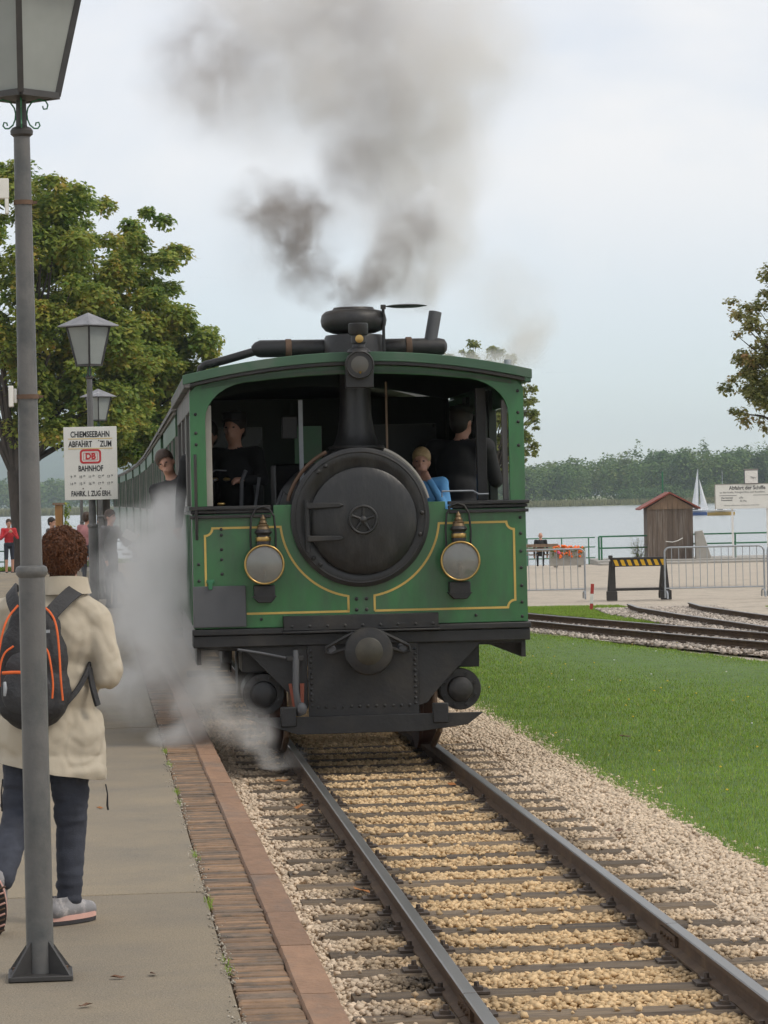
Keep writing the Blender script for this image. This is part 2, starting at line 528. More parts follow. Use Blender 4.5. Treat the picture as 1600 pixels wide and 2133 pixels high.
# --- far shore: low land with meadow and reeds, wooded hill far behind
def strip(name, pts, zt, mat_):
    """low land between a near and a far outline"""
    m = MB()
    V, F = [], []
    for (x, y0, y1) in pts:
        V += [(x, y0, LAKE_Z - .6), (x, y0 + 1, LAKE_Z + .15), (x, y0 + 30, zt), (x, y1, zt + 1.2)]
    for i in range(len(pts) - 1):
        for k in range(3):
            F.append((i * 4 + k, (i + 1) * 4 + k, (i + 1) * 4 + k + 1, i * 4 + k + 1))
    m.add(V, F)
    return m.build(name, mat_)
M['meadow'] = mat('far_meadow', (0.17, 0.185, 0.085), 0.9, var=0.15, scale=.05, col2=(0.11, 0.15, 0.06), c2scale=.03)
struct(strip('far_shore', [(-900, 1060, 1900), (-300, 1050, 1900), (-90, 1020, 1900), (-20, 960, 1500), (30, 860, 1500), (60, 845, 1500), (130, 850, 1500), (400, 880, 1500), (900, 900, 1500)], -.9, M['meadow']))
M['hill'] = mat('wooded_hill', (0.035, 0.065, 0.03), 0.9, var=0.3, scale=.02, bump=0.6, bscale=.05)
hx = np.linspace(-1700, 1700, 160); hy = np.linspace(3600, 6200, 24)
V = []
for y in hy:
    for x in hx:
        w = math.sin(math.pi * (y - 3600) / 2600)
        h = 60 + 34 * mnoise.noise((x / 420, y / 900, 3.1)) + 14 * mnoise.noise((x / 90, y / 200, 7.7)) + 60 * math.exp(-((x + 390) / 150) ** 2)
        V.append((x, y, -3 + max(0, h * (1 - .85 * sst((x + 250) / 300) if x > -250 else 1)) * w))
idx = np.arange(len(V)).reshape(len(hy), len(hx))
F = np.stack([idx[:-1, :-1], idx[:-1, 1:], idx[1:, 1:], idx[1:, :-1]], -1).reshape(-1, 4)
struct(link('far_hill', np_mesh('far_hill', np.array(V), F, M['hill'], smooth=True)))

# --- platform: asphalt panels, a band of bricks on edge, kerb stones
M['asphalt'] = mat('platform_asphalt', (0.280, 0.229, 0.158), 0.9, var=0.30, scale=130, col2=(0.205, 0.178, 0.138), c2scale=1.1, c2lo=.40, c2hi=.70, bump=0.5, bscale=150)
M['asphalt_b'] = mat('platform_asphalt_patch', (0.258, 0.212, 0.148), 0.9, var=0.30, scale=130, col2=(0.19, 0.165, 0.13), c2scale=1.1, c2lo=.40, c2hi=.70, bump=0.5, bscale=150)
PZ = .27
plat = struct(link('platform', MB().span((-3.60, 4, -.2), (-.345, 78, PZ - .03)).mesh('platform')))
plat.data.materials.append(M['asphalt_b'])
plat.location = PF(0, 0, 0); plat.rotation_euler = (0, 0, PA)
v = 3.6
k = 0
while v < 76:
    p = MB().span((-3.6, v + .006, PZ - .06), (-.352, v + 4.994, PZ - (.003 if k % 2 else 0)))
    p.build('paving_panel', M['asphalt'] if k % 2 == 0 else M['asphalt_b'], plat, bevel=.006)
    v += 5.0; k += 1
M['brick'] = mat('paving_brick', (0.215, 0.135, 0.080), 0.85, var=0.22, scale=18, col2=(0.13, 0.10, 0.072), c2scale=7, bump=0.4, bscale=60, objvar=.18)
M['brick_b'] = mat('paving_brick_pale', (0.265, 0.165, 0.095), 0.85, var=0.22, scale=18, col2=(0.12, 0.09, 0.066), c2scale=7, bump=0.4, bscale=60, objvar=.18)
M['brick_c'] = mat('paving_brick_dark', (0.16, 0.115, 0.08), 0.85, var=0.22, scale=18, col2=(0.07, 0.06, 0.05), c2scale=7, bump=0.4, bscale=60, objvar=.18)
bmesh_src = []
for q, mm in enumerate((M['brick'], M['brick_b'], M['brick_c'])):
    for w in range(2):
        m = MB()
        hw, hl = .104, .0305
        j = lambda a=.004: random.uniform(-a, a)
        m.add([(-hw + j(), -hl, -.06), (hw + j(), -hl, -.06), (hw + j(), hl, -.06), (-hw + j(), hl, -.06),
               (-hw + j(), -hl + j(.001), j(.002) - .003), (hw + j(), -hl + j(.001), j(.002) - .003), (hw + j(), hl + j(.001), j(.002) - .003), (-hw + j(), hl + j(.001), j(.002) - .003),
               (-hw + .010, -hl + .006, .001), (hw - .010, -hl + .006, .001), (hw - .010, hl - .006, .001), (-hw + .010, hl - .006, .001)],
              [(3, 2, 1, 0), (0, 1, 5, 4), (1, 2, 6, 5), (2, 3, 7, 6), (3, 0, 4, 7), (4, 5, 9, 8), (5, 6, 10, 9), (6, 7, 11, 10), (7, 4, 8, 11), (8, 9, 10, 11)])
        me = m.mesh('brick'); me.materials.append(mm); bmesh_src.append(me)
bed = MB().span((-.351, 4, .0), (-.128, 78, PZ - .035))
band = struct(bed.build('brick_band', mat('brick_joint', (0.085, 0.072, 0.055), 0.95, var=0.25, scale=40, bump=.5, bscale=90), loc=PF(0, 0, 0), rot=(0, 0, PA)))
far_b = MB()
for i in range(760):
    v = 9.0 + i * .066
    zz = PZ - .009 + .003 * math.sin(v * 2.1) + random.uniform(-.003, .003)
    if i < 298:
        b = link('brick', bmesh_src[random.choice((0, 1, 0, 1, 2, 3, 4, 5))], band, (-.241 + random.uniform(-.004, .004), v, zz), (random.uniform(-.03, .03), random.uniform(-.012, .012), random.uniform(-.025, .025)))
    else:
        far_b.box((-.241, v, PZ - .038), (.206, .060, .06))
stuff(far_b.build('brick', M['brick'], band))
M['kerb'] = mat('kerb_stone', (0.250, 0.145, 0.086), 0.8, var=0.16, scale=14, col2=(0.19, 0.128, 0.09), c2scale=3, bump=0.35, bscale=45, stretch=(1, .5, 1), objvar=.14)
kerb = struct(link('platform_kerb', None, None, PF(0, 0, 0), (0, 0, PA)))
v = 6.3
for i in range(44):
    ln = random.uniform(.92, 1.25) if i != 6 else 1.3
    m = MB()
    n = 10
    prof = []
    for q in range(n + 1):
        t = v + .004 + (ln - .008) * q / n
        a = .004 * mnoise.noise((t * 3, 1.3, i)); c = .005 * mnoise.noise((t * 4, 8.3, i)); h = .003 * mnoise.noise((t * 5, 4.1, i))
        prof.append([(-.134 + a, t, .02), (-.134 + a, t, PZ - .010 + h), (-.127 + a, t, PZ + .004 + h), (-.012 + c, t, PZ + .003 + h), (.0 + c, t, PZ - .012 + h), (.002 + c, t, -.05)])
    V, F = [], []
    for p in prof: V += p
    for q in range(n):
        for e in range(5):
            F.append((q * 6 + e, (q + 1) * 6 + e, (q + 1) * 6 + e + 1, q * 6 + e + 1))
    F.append((0, 1, 2, 3, 4, 5)); F.append(tuple(n * 6 + e for e in (5, 4, 3, 2, 1, 0)))
    m.add(V, F).build('kerb_stone', M['kerb'], kerb)
    v += ln

# --- stone shapes for ballast and grit
def stone_shapes(n):
    base = np.array([(-1, -1, -1), (1, -1, -1), (1, 1, -1), (-1, 1, -1), (-1, -1, 1), (1, -1, 1), (1, 1, 1), (-1, 1, 1)]) * .62
    F = np.array([(0, 3, 2, 1), (4, 5, 6, 7), (0, 1, 5, 4), (1, 2, 6, 5), (2, 3, 7, 6), (3, 0, 4, 7)])
    out = []
    for _ in range(n):
        out.append((base + rng.uniform(-.26, .26, (8, 3))) * rng.uniform(.7, 1.3, (1, 3)))
    return np.array(out), F
SH, SF = stone_shapes(24)
def rot_mats(n):
    q = rng.normal(size=(n, 4)); q /= np.linalg.norm(q, axis=1)[:, None]
    w, x, y, z = q.T
    return np.stack([np.stack([1 - 2 * (y * y + z * z), 2 * (x * y - z * w), 2 * (x * z + y * w)], -1),
                     np.stack([2 * (x * y + z * w), 1 - 2 * (x * x + z * z), 2 * (y * z - x * w)], -1),
                     np.stack([2 * (x * z - y * w), 2 * (y * z + x * w), 1 - 2 * (x * x + y * y)], -1)], 1)
def stones(name, P, size, mat_, parent=None, loc=None, rot=None):
    n = len(P)
    sh = SH[rng.integers(0, len(SH), n)]
    Rm = rot_mats(n)
    V = np.einsum('nij,nkj->nki', Rm, sh) * size[:, None, None]
    V[:, :, 2] *= .8
    V += P[:, None, :]
    F = (SF[None] + (np.arange(n) * 8)[:, None, None]).reshape(-1, 4)
    return link(name, np_mesh(name, V.reshape(-1, 3), F, mat_), parent, loc, rot)

def ballast_mat():
    m = bpy.data.materials.new('ballast_stone'); m.use_nodes = True
    N, L = m.node_tree.nodes, m.node_tree.links
    b = N['Principled BSDF']; b.inputs['Roughness'].default_value = .9; b.inputs['Specular IOR Level'].default_value = .25
    tc = N.new('ShaderNodeTexCoord'); sp = N.new('ShaderNodeSeparateXYZ')
    L.new(tc.outputs['Object'], sp.inputs[0])
    g = N.new('ShaderNodeNewGeometry')
    nz = N.new('ShaderNodeTexNoise'); nz.inputs['Scale'].default_value = 1.6; nz.inputs['Detail'].default_value = 5
    L.new(tc.outputs['Object'], nz.inputs['Vector'])
    # rust dust lies between and beside the rails, clean stone on the shoulder
    ab = N.new('ShaderNodeMath'); ab.operation = 'ABSOLUTE'; L.new(sp.outputs[0], ab.inputs[0])
    ad = N.new('ShaderNodeMath'); ad.operation = 'MULTIPLY_ADD'; ad.inputs[1].default_value = .5
    L.new(nz.outputs['Fac'], ad.inputs[0]); L.new(ab.outputs[0], ad.inputs[2])
    mr = N.new('ShaderNodeMapRange'); mr.inputs['From Min'].default_value = .72; mr.inputs['From Max'].default_value = 1.15
    L.new(ad.outputs[0], mr.inputs['Value'])
    c1 = N.new('ShaderNodeMix'); c1.data_type = 'RGBA'
    c1.inputs['A'].default_value = (.66, .475, .270, 1); c1.inputs['B'].default_value = (.66, .535, .40, 1)
    L.new(mr.outputs[0], c1.inputs['Factor'])
    # per-stone shade
    rp = N.new('ShaderNodeMapRange'); rp.inputs['To Min'].default_value = .70; rp.inputs['To Max'].default_value = 1.16
    L.new(g.outputs['Random Per Island'], rp.inputs['Value'])
    # oily dark patches along both rails, deepened with painted rail-side shadow
    lx = N.new('ShaderNodeMath'); lx.operation = 'ADD'; lx.inputs[1].default_value = .60
    L.new(sp.outputs[0], lx.inputs[0])
    la = N.new('ShaderNodeMath'); la.operation = 'ABSOLUTE'; L.new(lx.outputs[0], la.inputs[0])
    lm = N.new('ShaderNodeMapRange'); lm.inputs['From Min'].default_value = .05; lm.inputs['From Max'].default_value = .32; lm.inputs['To Min'].default_value = 1.0; lm.inputs['To Max'].default_value = 0
    L.new(la.outputs[0], lm.inputs['Value'])
    rx = N.new('ShaderNodeMath'); rx.operation = 'SUBTRACT'; rx.inputs[1].default_value = .56
    L.new(sp.outputs[0], rx.inputs[0])
    ra = N.new('ShaderNodeMath'); ra.operation = 'ABSOLUTE'; L.new(rx.outputs[0], ra.inputs[0])
    rm = N.new('ShaderNodeMapRange'); rm.inputs['From Min'].default_value = .03; rm.inputs['From Max'].default_value = .26; rm.inputs['To Min'].default_value = .9; rm.inputs['To Max'].default_value = 0
    L.new(ra.outputs[0], rm.inputs['Value'])
    mxm = N.new('ShaderNodeMath'); mxm.operation = 'MAXIMUM'
    L.new(lm.outputs[0], mxm.inputs[0]); L.new(rm.outputs[0], mxm.inputs[1])
    n2 = N.new('ShaderNodeTexNoise'); n2.inputs['Scale'].default_value = 2.6; n2.inputs['Detail'].default_value = 4
    L.new(tc.outputs['Object'], n2.inputs['Vector'])
    m2 = N.new('ShaderNodeMapRange'); m2.inputs['From Min'].default_value = .34; m2.inputs['From Max'].default_value = .58
    L.new(n2.outputs['Fac'], m2.inputs['Value'])
    mu = N.new('ShaderNodeMath'); mu.operation = 'MULTIPLY'
    L.new(mxm.outputs[0], mu.inputs[0]); L.new(m2.outputs[0], mu.inputs[1])
    c2 = N.new('ShaderNodeMix'); c2.data_type = 'RGBA'; c2.inputs['B'].default_value = (.075, .062, .050, 1)
    L.new(mu.outputs[0], c2.inputs['Factor']); L.new(c1.outputs['Result'], c2.inputs['A'])
    hv = N.new('ShaderNodeHueSaturation'); L.new(c2.outputs['Result'], hv.inputs['Color']); L.new(rp.outputs[0], hv.inputs['Value'])
    L.new(hv.outputs[0], b.inputs['Base Color'])
    return m
M['ballast'] = ballast_mat()

# --- main line: rails, sleepers, clips
RAIL_Z = .13
SL0, SLP = 9.35, .572
def rail_profile():
    return [(-.045, .0), (.045, .0), (.045, .010), (.008, .022), (.008, .070), (.0265, .080), (.0265, .096), (.022, .1005), (-.022, .1005), (-.0265, .096), (-.0265, .080), (-.008, .070), (-.008, .022), (-.045, .010)]
def rail(parent, pts, z_top, name='rail'):
    """a rail along plan points (x, y) in the parent's frame, with its running face worn bright"""
    pr = rail_profile()
    n = len(pr)
    V, F, mi = [], [], []
    for i, p in enumerate(pts):
        a = Vector(pts[max(i - 1, 0)]); b = Vector(pts[min(i + 1, len(pts) - 1)])
        d = (b - a).normalized(); nrm = Vector((d.y, -d.x))
        zt = z_top[i] if isinstance(z_top, (list, tuple)) else z_top
        for (u, h) in pr:
            V.append((p[0] + nrm.x * u, p[1] + nrm.y * u, zt - .1005 + h))
    for i in range(len(pts) - 1):
        for j in range(n):
            F.append((i * n + j, i * n + (j + 1) % n, (i + 1) * n + (j + 1) % n, (i + 1) * n + j)); mi.append(1 if j in (7, 6, 8) else 0)
    F.append(tuple(range(n))); F.append(tuple((len(pts) - 1) * n + j for j in reversed(range(n)))); mi += [0, 0]
    m = MB(); m.add(V, F); m.m = mi
    return m.build(name, [M['rail_side'], M['steel']], parent, angle=30)
track = thing('railway_track', 'narrow gauge main line track on tan ballast with the locomotive on it', 'railway track', (1.795, 0, 0), TA)
def path_r(s):                              # the line bends slightly left behind the train
    return -.00025 * max(0, s - 50) ** 2
for side in (-1, 1):
    cut = 11.55 if side < 0 else 13.2
    a = [4.0, cut - .004]; b = [cut + .004, 40, 50, 60, 70, 80, 90, 105]
    for seg in (a, b):
        rail(track, [(side * .5265 + path_r(s), s) for s in seg], RAIL_Z)
    for q in (-1, 1):
        m = MB().box((side * .5265 + q * .016, cut, RAIL_Z - .055), (.014, .36, .045))
        for e in (-.12, -.04, .04, .12): m.cone((side * .5265 + q * .022, cut + e, RAIL_Z - .055), (side * .5265 + q * .034, cut + e, RAIL_Z - .055), .010, .010, 6)
        m.build('fishplate', M['rail_side'], track)
slm = []
for q in range(5):
    m = MB()
    n = 8
    V, F = [], []
    for i in range(n + 1):
        x = -.94 + 1.88 * i / n
        w = .098 + random.uniform(-.008, .006); o = random.uniform(-.006, .006)
        V += [(x, -w + o, -.12), (x, -w + o, .018 + random.uniform(-.004, .002)), (x, -w * .82 + o, .030 + random.uniform(-.003, .002)), (x, w * .82 + o, .030 + random.uniform(-.003, .002)), (x, w + o, .018 + random.uniform(-.004, .002)), (x, w + o, -.12)]
    for i in range(n):
        for e in range(5): F.append((i * 6 + e, (i + 1) * 6 + e, (i + 1) * 6 + e + 1, i * 6 + e + 1))
    F.append((0, 1, 2, 3, 4, 5)); F.append(tuple(n * 6 + e for e in (5, 4, 3, 2, 1, 0)))
    me = m.add(V, F).mesh('sleeper'); me.materials.append(M['sleeper']); smooth_by_angle(me, 30); slm.append(me)
clip_m = MB().box((-.004, 0, .006), (.075, .11, .010)).box((-.010, 0, .017), (.038, .045, .016)).cone((-.014, 0, .02), (-.014, 0, .044), .013, .011, 6).mesh('rail_clip')
clip_m.materials.append(M['clip'])
sl_pos = []
for i in range(27):
    s = SL0 + i * SLP + random.uniform(-.02, .02)
    sl_pos.append(s)
    o = link('sleeper', slm[i % 5], track, (random.uniform(-.025, .025), s, random.uniform(-.006, .004)), (0, 0, random.uniform(-.012, .012)))
    for side in (-1, 1):
        for q in (-1, 1):
            link('rail_clip', clip_m, o, (side * .5265 + q * .085, random.uniform(-.01, .01), .030), (0, 0, 0 if q > 0 else math.pi))
sl_pos = np.array(sl_pos)

# --- ballast: a bed and the loose stones lying on it
bed = MB()
V, F = [], []
ss = list(np.arange(3.0, 46, .5)) + [60, 80, 105]
for s in ss:
    w = 1.50 + .06 * math.sin(s * 1.3) + .05 * math.sin(s * 3.1)
    V += [(-1.30 + path_r(s), s, -.006), (w + path_r(s) + (1.6 if s < 15.6 else 0), s, -.006), (w + .25 + path_r(s) + (1.6 if s < 15.6 else 0), s, -.045)]
for i in range(len(ss) - 1):
    for e in range(2): F.append((i * 3 + e, i * 3 + e + 1, (i + 1) * 3 + e + 1, (i + 1) * 3 + e))
bed.add(V, F)
struct(bed.build('trackbed', M['ballast'], loc=(1.795, 0, 0), rot=(0, 0, TA)))
N_ST = 124000
s = 10.6 + (30.0 - 10.6) * rng.random(N_ST) ** 1.45
edge_r = 1.55 + .06 * np.sin(s * 1.3) + .05 * np.sin(s * 3.1)
r = -1.12 + (edge_r + .13 + 1.12) * rng.random(N_ST)
size = rng.uniform(.0085, .0195, N_ST) * np.interp(r, [-1, 0, 1.2], [.95, 1.0, .92])
dsl = np.min(np.abs(s[:, None] - sl_pos[None]), axis=1)
inside = (np.abs(r) < .95)
z = np.where(inside, -.004 + .026 * sst((dsl - .06) / .15), .018) + rng.normal(0, .006, N_ST)
z = np.where(r > 1.0, z + .012 - .05 * sst((r - 1.15) / .5), z)
onsl = inside & (dsl < .082 + .012 * np.sin(r * 9 + s * 5)) & (rng.random(N_ST) > .03)
onrail = (np.abs(np.abs(r) - .5265) < .052)
clipz = (np.abs(np.abs(r) - .5265) < .14) & (dsl < .085)
stray = onsl | (inside & (dsl < .075))
z = np.where(stray, .040, z)
keep = ~(onsl | onrail | clipz)
stuff(stones('ballast', np.stack([r, s, z], -1)[keep], size[keep], M['ballast'], loc=(1.795, 0, 0), rot=(0, 0, TA)), 'loose tan crushed stones of the main line track bed', 'ballast')
# grit and weeds in the joint between asphalt and bricks
n = 1500
u = -.352 + rng.normal(0, .016, n); v = 9.5 + 16 * rng.random(n) ** 1.3
keep = (np.sin(v * 2.3) + np.sin(v * 5.1) + rng.normal(0, .8, n)) > -.2
P = np.stack([u, v, np.full(n, PZ + .001)], -1)[keep]
M['grit'] = mat('pale_grit', (0.36, 0.32, 0.26), 0.9, var=.05, island=.4)
stuff(stones('grit', P, rng.uniform(.002, .0065, len(P)), M['grit'], loc=PF(0, 0, 0), rot=(0, 0, PA)), 'pale grit in the joint along the platform bricks', 'grit')

# --- grass
def grass_mat(name, a, b_, c):
    m = bpy.data.materials.new(name); m.use_nodes = True
    N, L = m.node_tree.nodes, m.node_tree.links
    b = N['Principled BSDF']; b.inputs['Roughness'].default_value = .75; b.inputs['Specular IOR Level'].default_value = .2
    g = N.new('ShaderNodeNewGeometry'); tc = N.new('ShaderNodeTexCoord')
    nz = N.new('ShaderNodeTexNoise'); nz.inputs['Scale'].default_value = .9; nz.inputs['Detail'].default_value = 7; nz.inputs['Roughness'].default_value = .6
    L.new(tc.outputs['Object'], nz.inputs['Vector'])
    cr = N.new('ShaderNodeValToRGB')
    cr.color_ramp.elements[0].position = .35; cr.color_ramp.elements[0].color = (*a, 1)
    cr.color_ramp.elements[1].position = .62; cr.color_ramp.elements[1].color = (*b_, 1)
    L.new(nz.outputs['Fac'], cr.inputs[0])
    mx = N.new('ShaderNodeMix'); mx.data_type = 'RGBA'; mx.inputs['B'].default_value = (*c, 1)
    pw = N.new('ShaderNodeMath'); pw.operation = 'POWER'; pw.inputs[1].default_value = 6
    L.new(g.outputs['Random Per Island'], pw.inputs[0]); L.new(pw.outputs[0], mx.inputs['Factor']); L.new(cr.outputs[0], mx.inputs['A'])
    hv = N.new('ShaderNodeHueSaturation'); L.new(mx.outputs['Result'], hv.inputs['Color'])
    mr = N.new('ShaderNodeMapRange'); mr.inputs['To Min'].default_value = .72; mr.inputs['To Max'].default_value = 1.28
    ml = N.new('ShaderNodeMath'); ml.operation = 'MULTIPLY'; ml.inputs[1].default_value = 7.13
    fr_ = N.new('ShaderNodeMath'); fr_.operation = 'FRACT'
    L.new(g.outputs['Random Per Island'], ml.inputs[0]); L.new(ml.outputs[0], fr_.inputs[0]); L.new(fr_.outputs[0], mr.inputs['Value'])
    L.new(mr.outputs[0], hv.inputs['Value']); L.new(hv.outputs[0], b.inputs['Base Color'])
    tr = N.new('ShaderNodeBsdfTranslucent'); L.new(hv.outputs[0], tr.inputs['Color'])
    ms = N.new('ShaderNodeMixShader'); ms.inputs[0].default_value = .25
    L.new(b.outputs[0], ms.inputs[1]); L.new(tr.outputs[0], ms.inputs[2]); L.new(ms.outputs[0], N['Material Output'].inputs['Surface'])
    return m
M['grass'] = grass_mat('lawn_grass', (.185, .295, .040), (.255, .395, .058), (.44, .42, .15))
M['soil'] = mat('lawn_soil', (.085, .150, .032), .95, var=.25, scale=9, col2=(.10, .16, .035), c2scale=2)
def in_poly(P, poly):
    x, y = P[:, 0], P[:, 1]
    ins = np.zeros(len(P), bool)
    j = len(poly) - 1
    for i in range(len(poly)):
        xi, yi = poly[i]; xj, yj = poly[j]
        c = ((yi > y) != (yj > y)) & (x < (xj - xi) * (y - yi) / (yj - yi + 1e-12) + xi)
        ins ^= c
        j = i
    return ins
def jag(poly, amp, step=.25):
    out = []
    for i in range(len(poly)):
        a = Vector(poly[i]); b = Vector(poly[(i + 1) % len(poly)])
        k = max(1, int((b - a).length / step))
        for q in range(k):
            p = a.lerp(b, q / k)
            out.append((p.x + amp * mnoise.noise((p.x * 2.1, p.y * 1.7, 3)) + amp * .6 * mnoise.noise((p.x * 7, p.y * 6, 5)),
                        p.y + 2 * amp * mnoise.noise((p.x * 1.9, p.y * 2.3, 9))))
    return out
def blades(P, h, w):
    n = len(P)
    a = rng.uniform(0, 2 * math.pi, n); lean = rng.uniform(0, .9, n) ** 1.2
    b = rng.uniform(0, 2 * math.pi, n)
    dx, dy = np.cos(a) * w / 2, np.sin(a) * w / 2
    tip = P + np.stack([np.cos(b) * lean * h, np.sin(b) * lean * h, h * np.sqrt(np.maximum(.05, 1 - lean ** 2 * .8))], -1)
    V = np.stack([P + np.stack([dx, dy, np.zeros(n)], -1), P - np.stack([dx, dy, np.zeros(n)], -1), tip], 1).reshape(-1, 3)
    return V, np.arange(3 * n).reshape(-1, 3)
def lawn(name, poly, n, label, hmin=.016, hmax=.040, near=None):
    pj = jag(poly, .08)
    # soil sheet, dipping under its edge
    me = MB().add([(x, y, float(gz(x, y)) - .004) for x, y in pj], [tuple(range(len(pj)))])
    o = struct(me.build(name, M['soil'], smooth=False))
    lo, hi = np.min(pj, axis=0), np.max(pj, axis=0)
    P2 = rng.random((int(n * 2.2), 2))
    P2[:, 1] = P2[:, 1] ** 1.7
    P2 = lo + (hi - lo) * P2
    P2 = P2[in_poly(P2, pj)][:n]
    P = np.column_stack([P2, gz(P2[:, 0], P2[:, 1]) - .006])
    d = P2[:, 1]
    h = rng.uniform(hmin, hmax, len(P)); w = .0045 * np.maximum(1, d / 17)
    V, F = blades(P, h, w)
    return stuff(link('grass', np_mesh('grass', V, F, M['grass'])), label, 'grass')
def xc(y): return 1.795 - .0861 * y
lawn('lawn', [(xc(16) + 1.55, 15.9), (8.5, 15.6), (8.5, 22), (4.42, 35.6), (2.10, 45.0), (-.6, 50.5), (xc(40) + 1.43, 40), (xc(30) + 1.42, 30), (xc(22) + 1.45, 22)], 310000, 'mown green lawn on the right of the main line track')
lawn('verge', [(2.2, 54.5), (2.2, 56.5), (4.2, 56.2), (4.75, 52.5), (4.65, 49.0), (4.1, 47.6)], 40000, 'small green grass patch behind the siding by the red and white marker post')
lawn('verge', [(6.6, 54), (9.0, 57), (10.5, 53), (8.0, 47), (6.7, 50.5)], 40000, 'strip of green grass at the far right beyond the turnout rails')
lawn('verge', [(-13.5, 101.5), (-13.5, 103.5), (-9.4, 104.5), (-7.5, 103), (-9, 101)], 14000, 'green grass fringe at the water edge by the left trees', .06, .16)
# small flowers in the lawn
fl_ = MB()
for q in range(80):
    y_ = 16.5 + 24 * random.random() ** 1.6; x_ = xc(y_) + 1.7 + random.random() * 4.5
    fl_.mi = 0 if random.random() < .8 else 1
    fl_.ball((x_, y_, float(gz(x_, y_)) + .035), (.010, .010, .006), 6, 4)
stuff(fl_.build('lawn_flowers', [mat('yellow_petal', (.70, .50, .03), .6), mat('white_petal', (.75, .74, .70), .6)]), 'tiny yellow and white flowers dotted over the lawn', 'flowers')
# weeds in the platform joint
n = 380
cl = rng.choice([11.4, 13.2, 15.0, 17.6, 18.3, 20.2, 21.3], n) + rng.normal(0, .10, n)
P = np.array([PF(-.350 + rng.normal(0, .010), q, PZ - .01) for q in cl])
V, F = blades(P, rng.uniform(.012, .04, n), np.full(n, .004))
stuff(link('weeds', np_mesh('weeds', V, F, M['grass'])), 'tiny weeds in the joint between asphalt and brick edging', 'weeds')

# --- fallen leaves
M['dead_leaf'] = mat('fallen_leaf', (.33, .13, .035), .8, var=.2, scale=20)
M['dead_leaf_b'] = mat('fallen_leaf_brown', (.13, .065, .035), .8, var=.2, scale=20)
lf = MB().add([(-.05, 0, .0), (-.02, .03, .008), (.03, .024, .004), (.055, 0, .012), (.03, -.026, .003), (-.02, -.03, .010)], [(0, 1, 2, 3), (0, 3, 4, 5)])
lfa, lfb = lf.mesh('fallen_leaf'), lf.mesh('fallen_leaf')
lfa.materials.append(M['dead_leaf']); lfb.materials.append(M['dead_leaf_b'])
for i, (rr, sv_, lab) in enumerate([(-.72, 21.2, 'orange fallen leaf on ballast left of the track by the steam'), (-.70, 19.4, 'orange fallen leaf lying left of the left rail below the steam'), (-.64, 15.2, 'orange fallen leaf by the left rail near the middle of the track'), (.28, 13.1, 'brown fallen leaf between the rails in the foreground'), (.38, 20.6, 'small orange fallen leaf beside the right rail near the locomotive'), (2.15, 24.3, 'brown fallen leaf lying on the lawn'), (1.0, 17.5, 'brown twig-like leaf on the ballast shoulder')]):
    p = T(rr, sv_, .055 if rr < 1.2 else .045)
    tag(link('fallen_leaf', lfa if i in (0, 1, 2, 4) else lfb, None, p, (random.uniform(-.2, .2), random.uniform(-.2, .2), i * 1.3)), lab, 'leaf', 'fallen leaves')

for i, (u, vv, lab) in enumerate([(-.75, 11.2, 'dark curled leaf on the platform near the front lamp post'), (-.62, 11.25, 'small dark leaf on the platform next to the brick edging'), (-.86, 10.6, 'dark leaf scrap on the platform at the bottom picture edge'), (-.80, 17.4, 'tiny reddish leaf on the platform right of the coat')]):
    o = tag(link('fallen_leaf', lfb if i < 3 else lfa, None, PF(u, vv, PZ + .004), (.1, .15, i * 1.9)), lab, 'leaf', 'fallen leaves')
    o.scale = (.55, .45, .8)

# --- siding and turnout rails on the right
def siding(label, cpts, zoff=.13, n_sl=0, ext=None):
    t = thing('siding_track', label, 'railway track', (0, 0, 0), 0)
    C = [Vector(p) for p in cpts]
    for side in (-1, 1):
        pts, zs = [], []
        for i, p in enumerate(C):
            d = (C[min(i + 1, len(C) - 1)] - C[max(i - 1, 0)]).normalized()
            q = p + Vector((d.y, -d.x)) * side * .5265
            pts.append((q.x, q.y)); zs.append(float(gz(q.x, q.y)) + zoff)
        rail(t, pts, zs)
    # sleepers
    acc = 0
    for i in range(len(C) - 1):
        L_ = (C[i + 1] - C[i]).length; d = (C[i + 1] - C[i]).normalized()
        while acc < L_:
            p = C[i] + d * acc
            if 34 < p.y < 58:
                link('sleeper', slm[int(acc * 7) % 5], t, (p.x, p.y, float(gz(p.x, p.y)) + zoff - .132), (0, 0, math.atan2(d.y, d.x) - math.pi / 2 + random.uniform(-.02, .02)))
            acc += .62
        acc -= L_
    return t
siding('rusty siding track curving past the far edge of the lawn behind the locomotive', [(9.0, 25.3), (7.2, 31.2), (4.81, 39.1), (3.5, 43.4), (2.17, 47.8), (.3, 53.5), (-2.4, 60)])
siding('short rusty stub track running towards the striped buffer stop', [(7.6, 30), (6.55, 36.5), (5.62, 44), (5.1, 48), (4.72, 51.6), (4.70, 53.5)], .115)
bedm = MB()
def bedstrip(cpts, w, dz):
    V, F = [], []
    C = []
    for a, b in zip(cpts[:-1], cpts[1:]):
        for q in range(8): C.append(Vector(a).lerp(Vector(b), q / 8))
    C.append(Vector(cpts[-1]))
    for i, p in enumerate(C):
        d = (C[min(i + 1, len(C) - 1)] - C[max(i - 1, 0)]).normalized()
        nr = Vector((d.y, -d.x))
        for e in (-1, 1):
            q = p + nr * e * (w + .08 * mnoise.noise((p.x, p.y, e)))
            V.append((q.x, q.y, float(gz(q.x, q.y)) + dz))
    for i in range(len(C) - 1): F.append((2 * i, 2 * i + 1, 2 * i + 3, 2 * i + 2))
    return V, F
M['ballast_grey'] = mat('siding_ballast', (.36, .315, .27), .95, var=.18, scale=14, col2=(.25, .215, .18), c2scale=1.4, bump=.6, bscale=30)
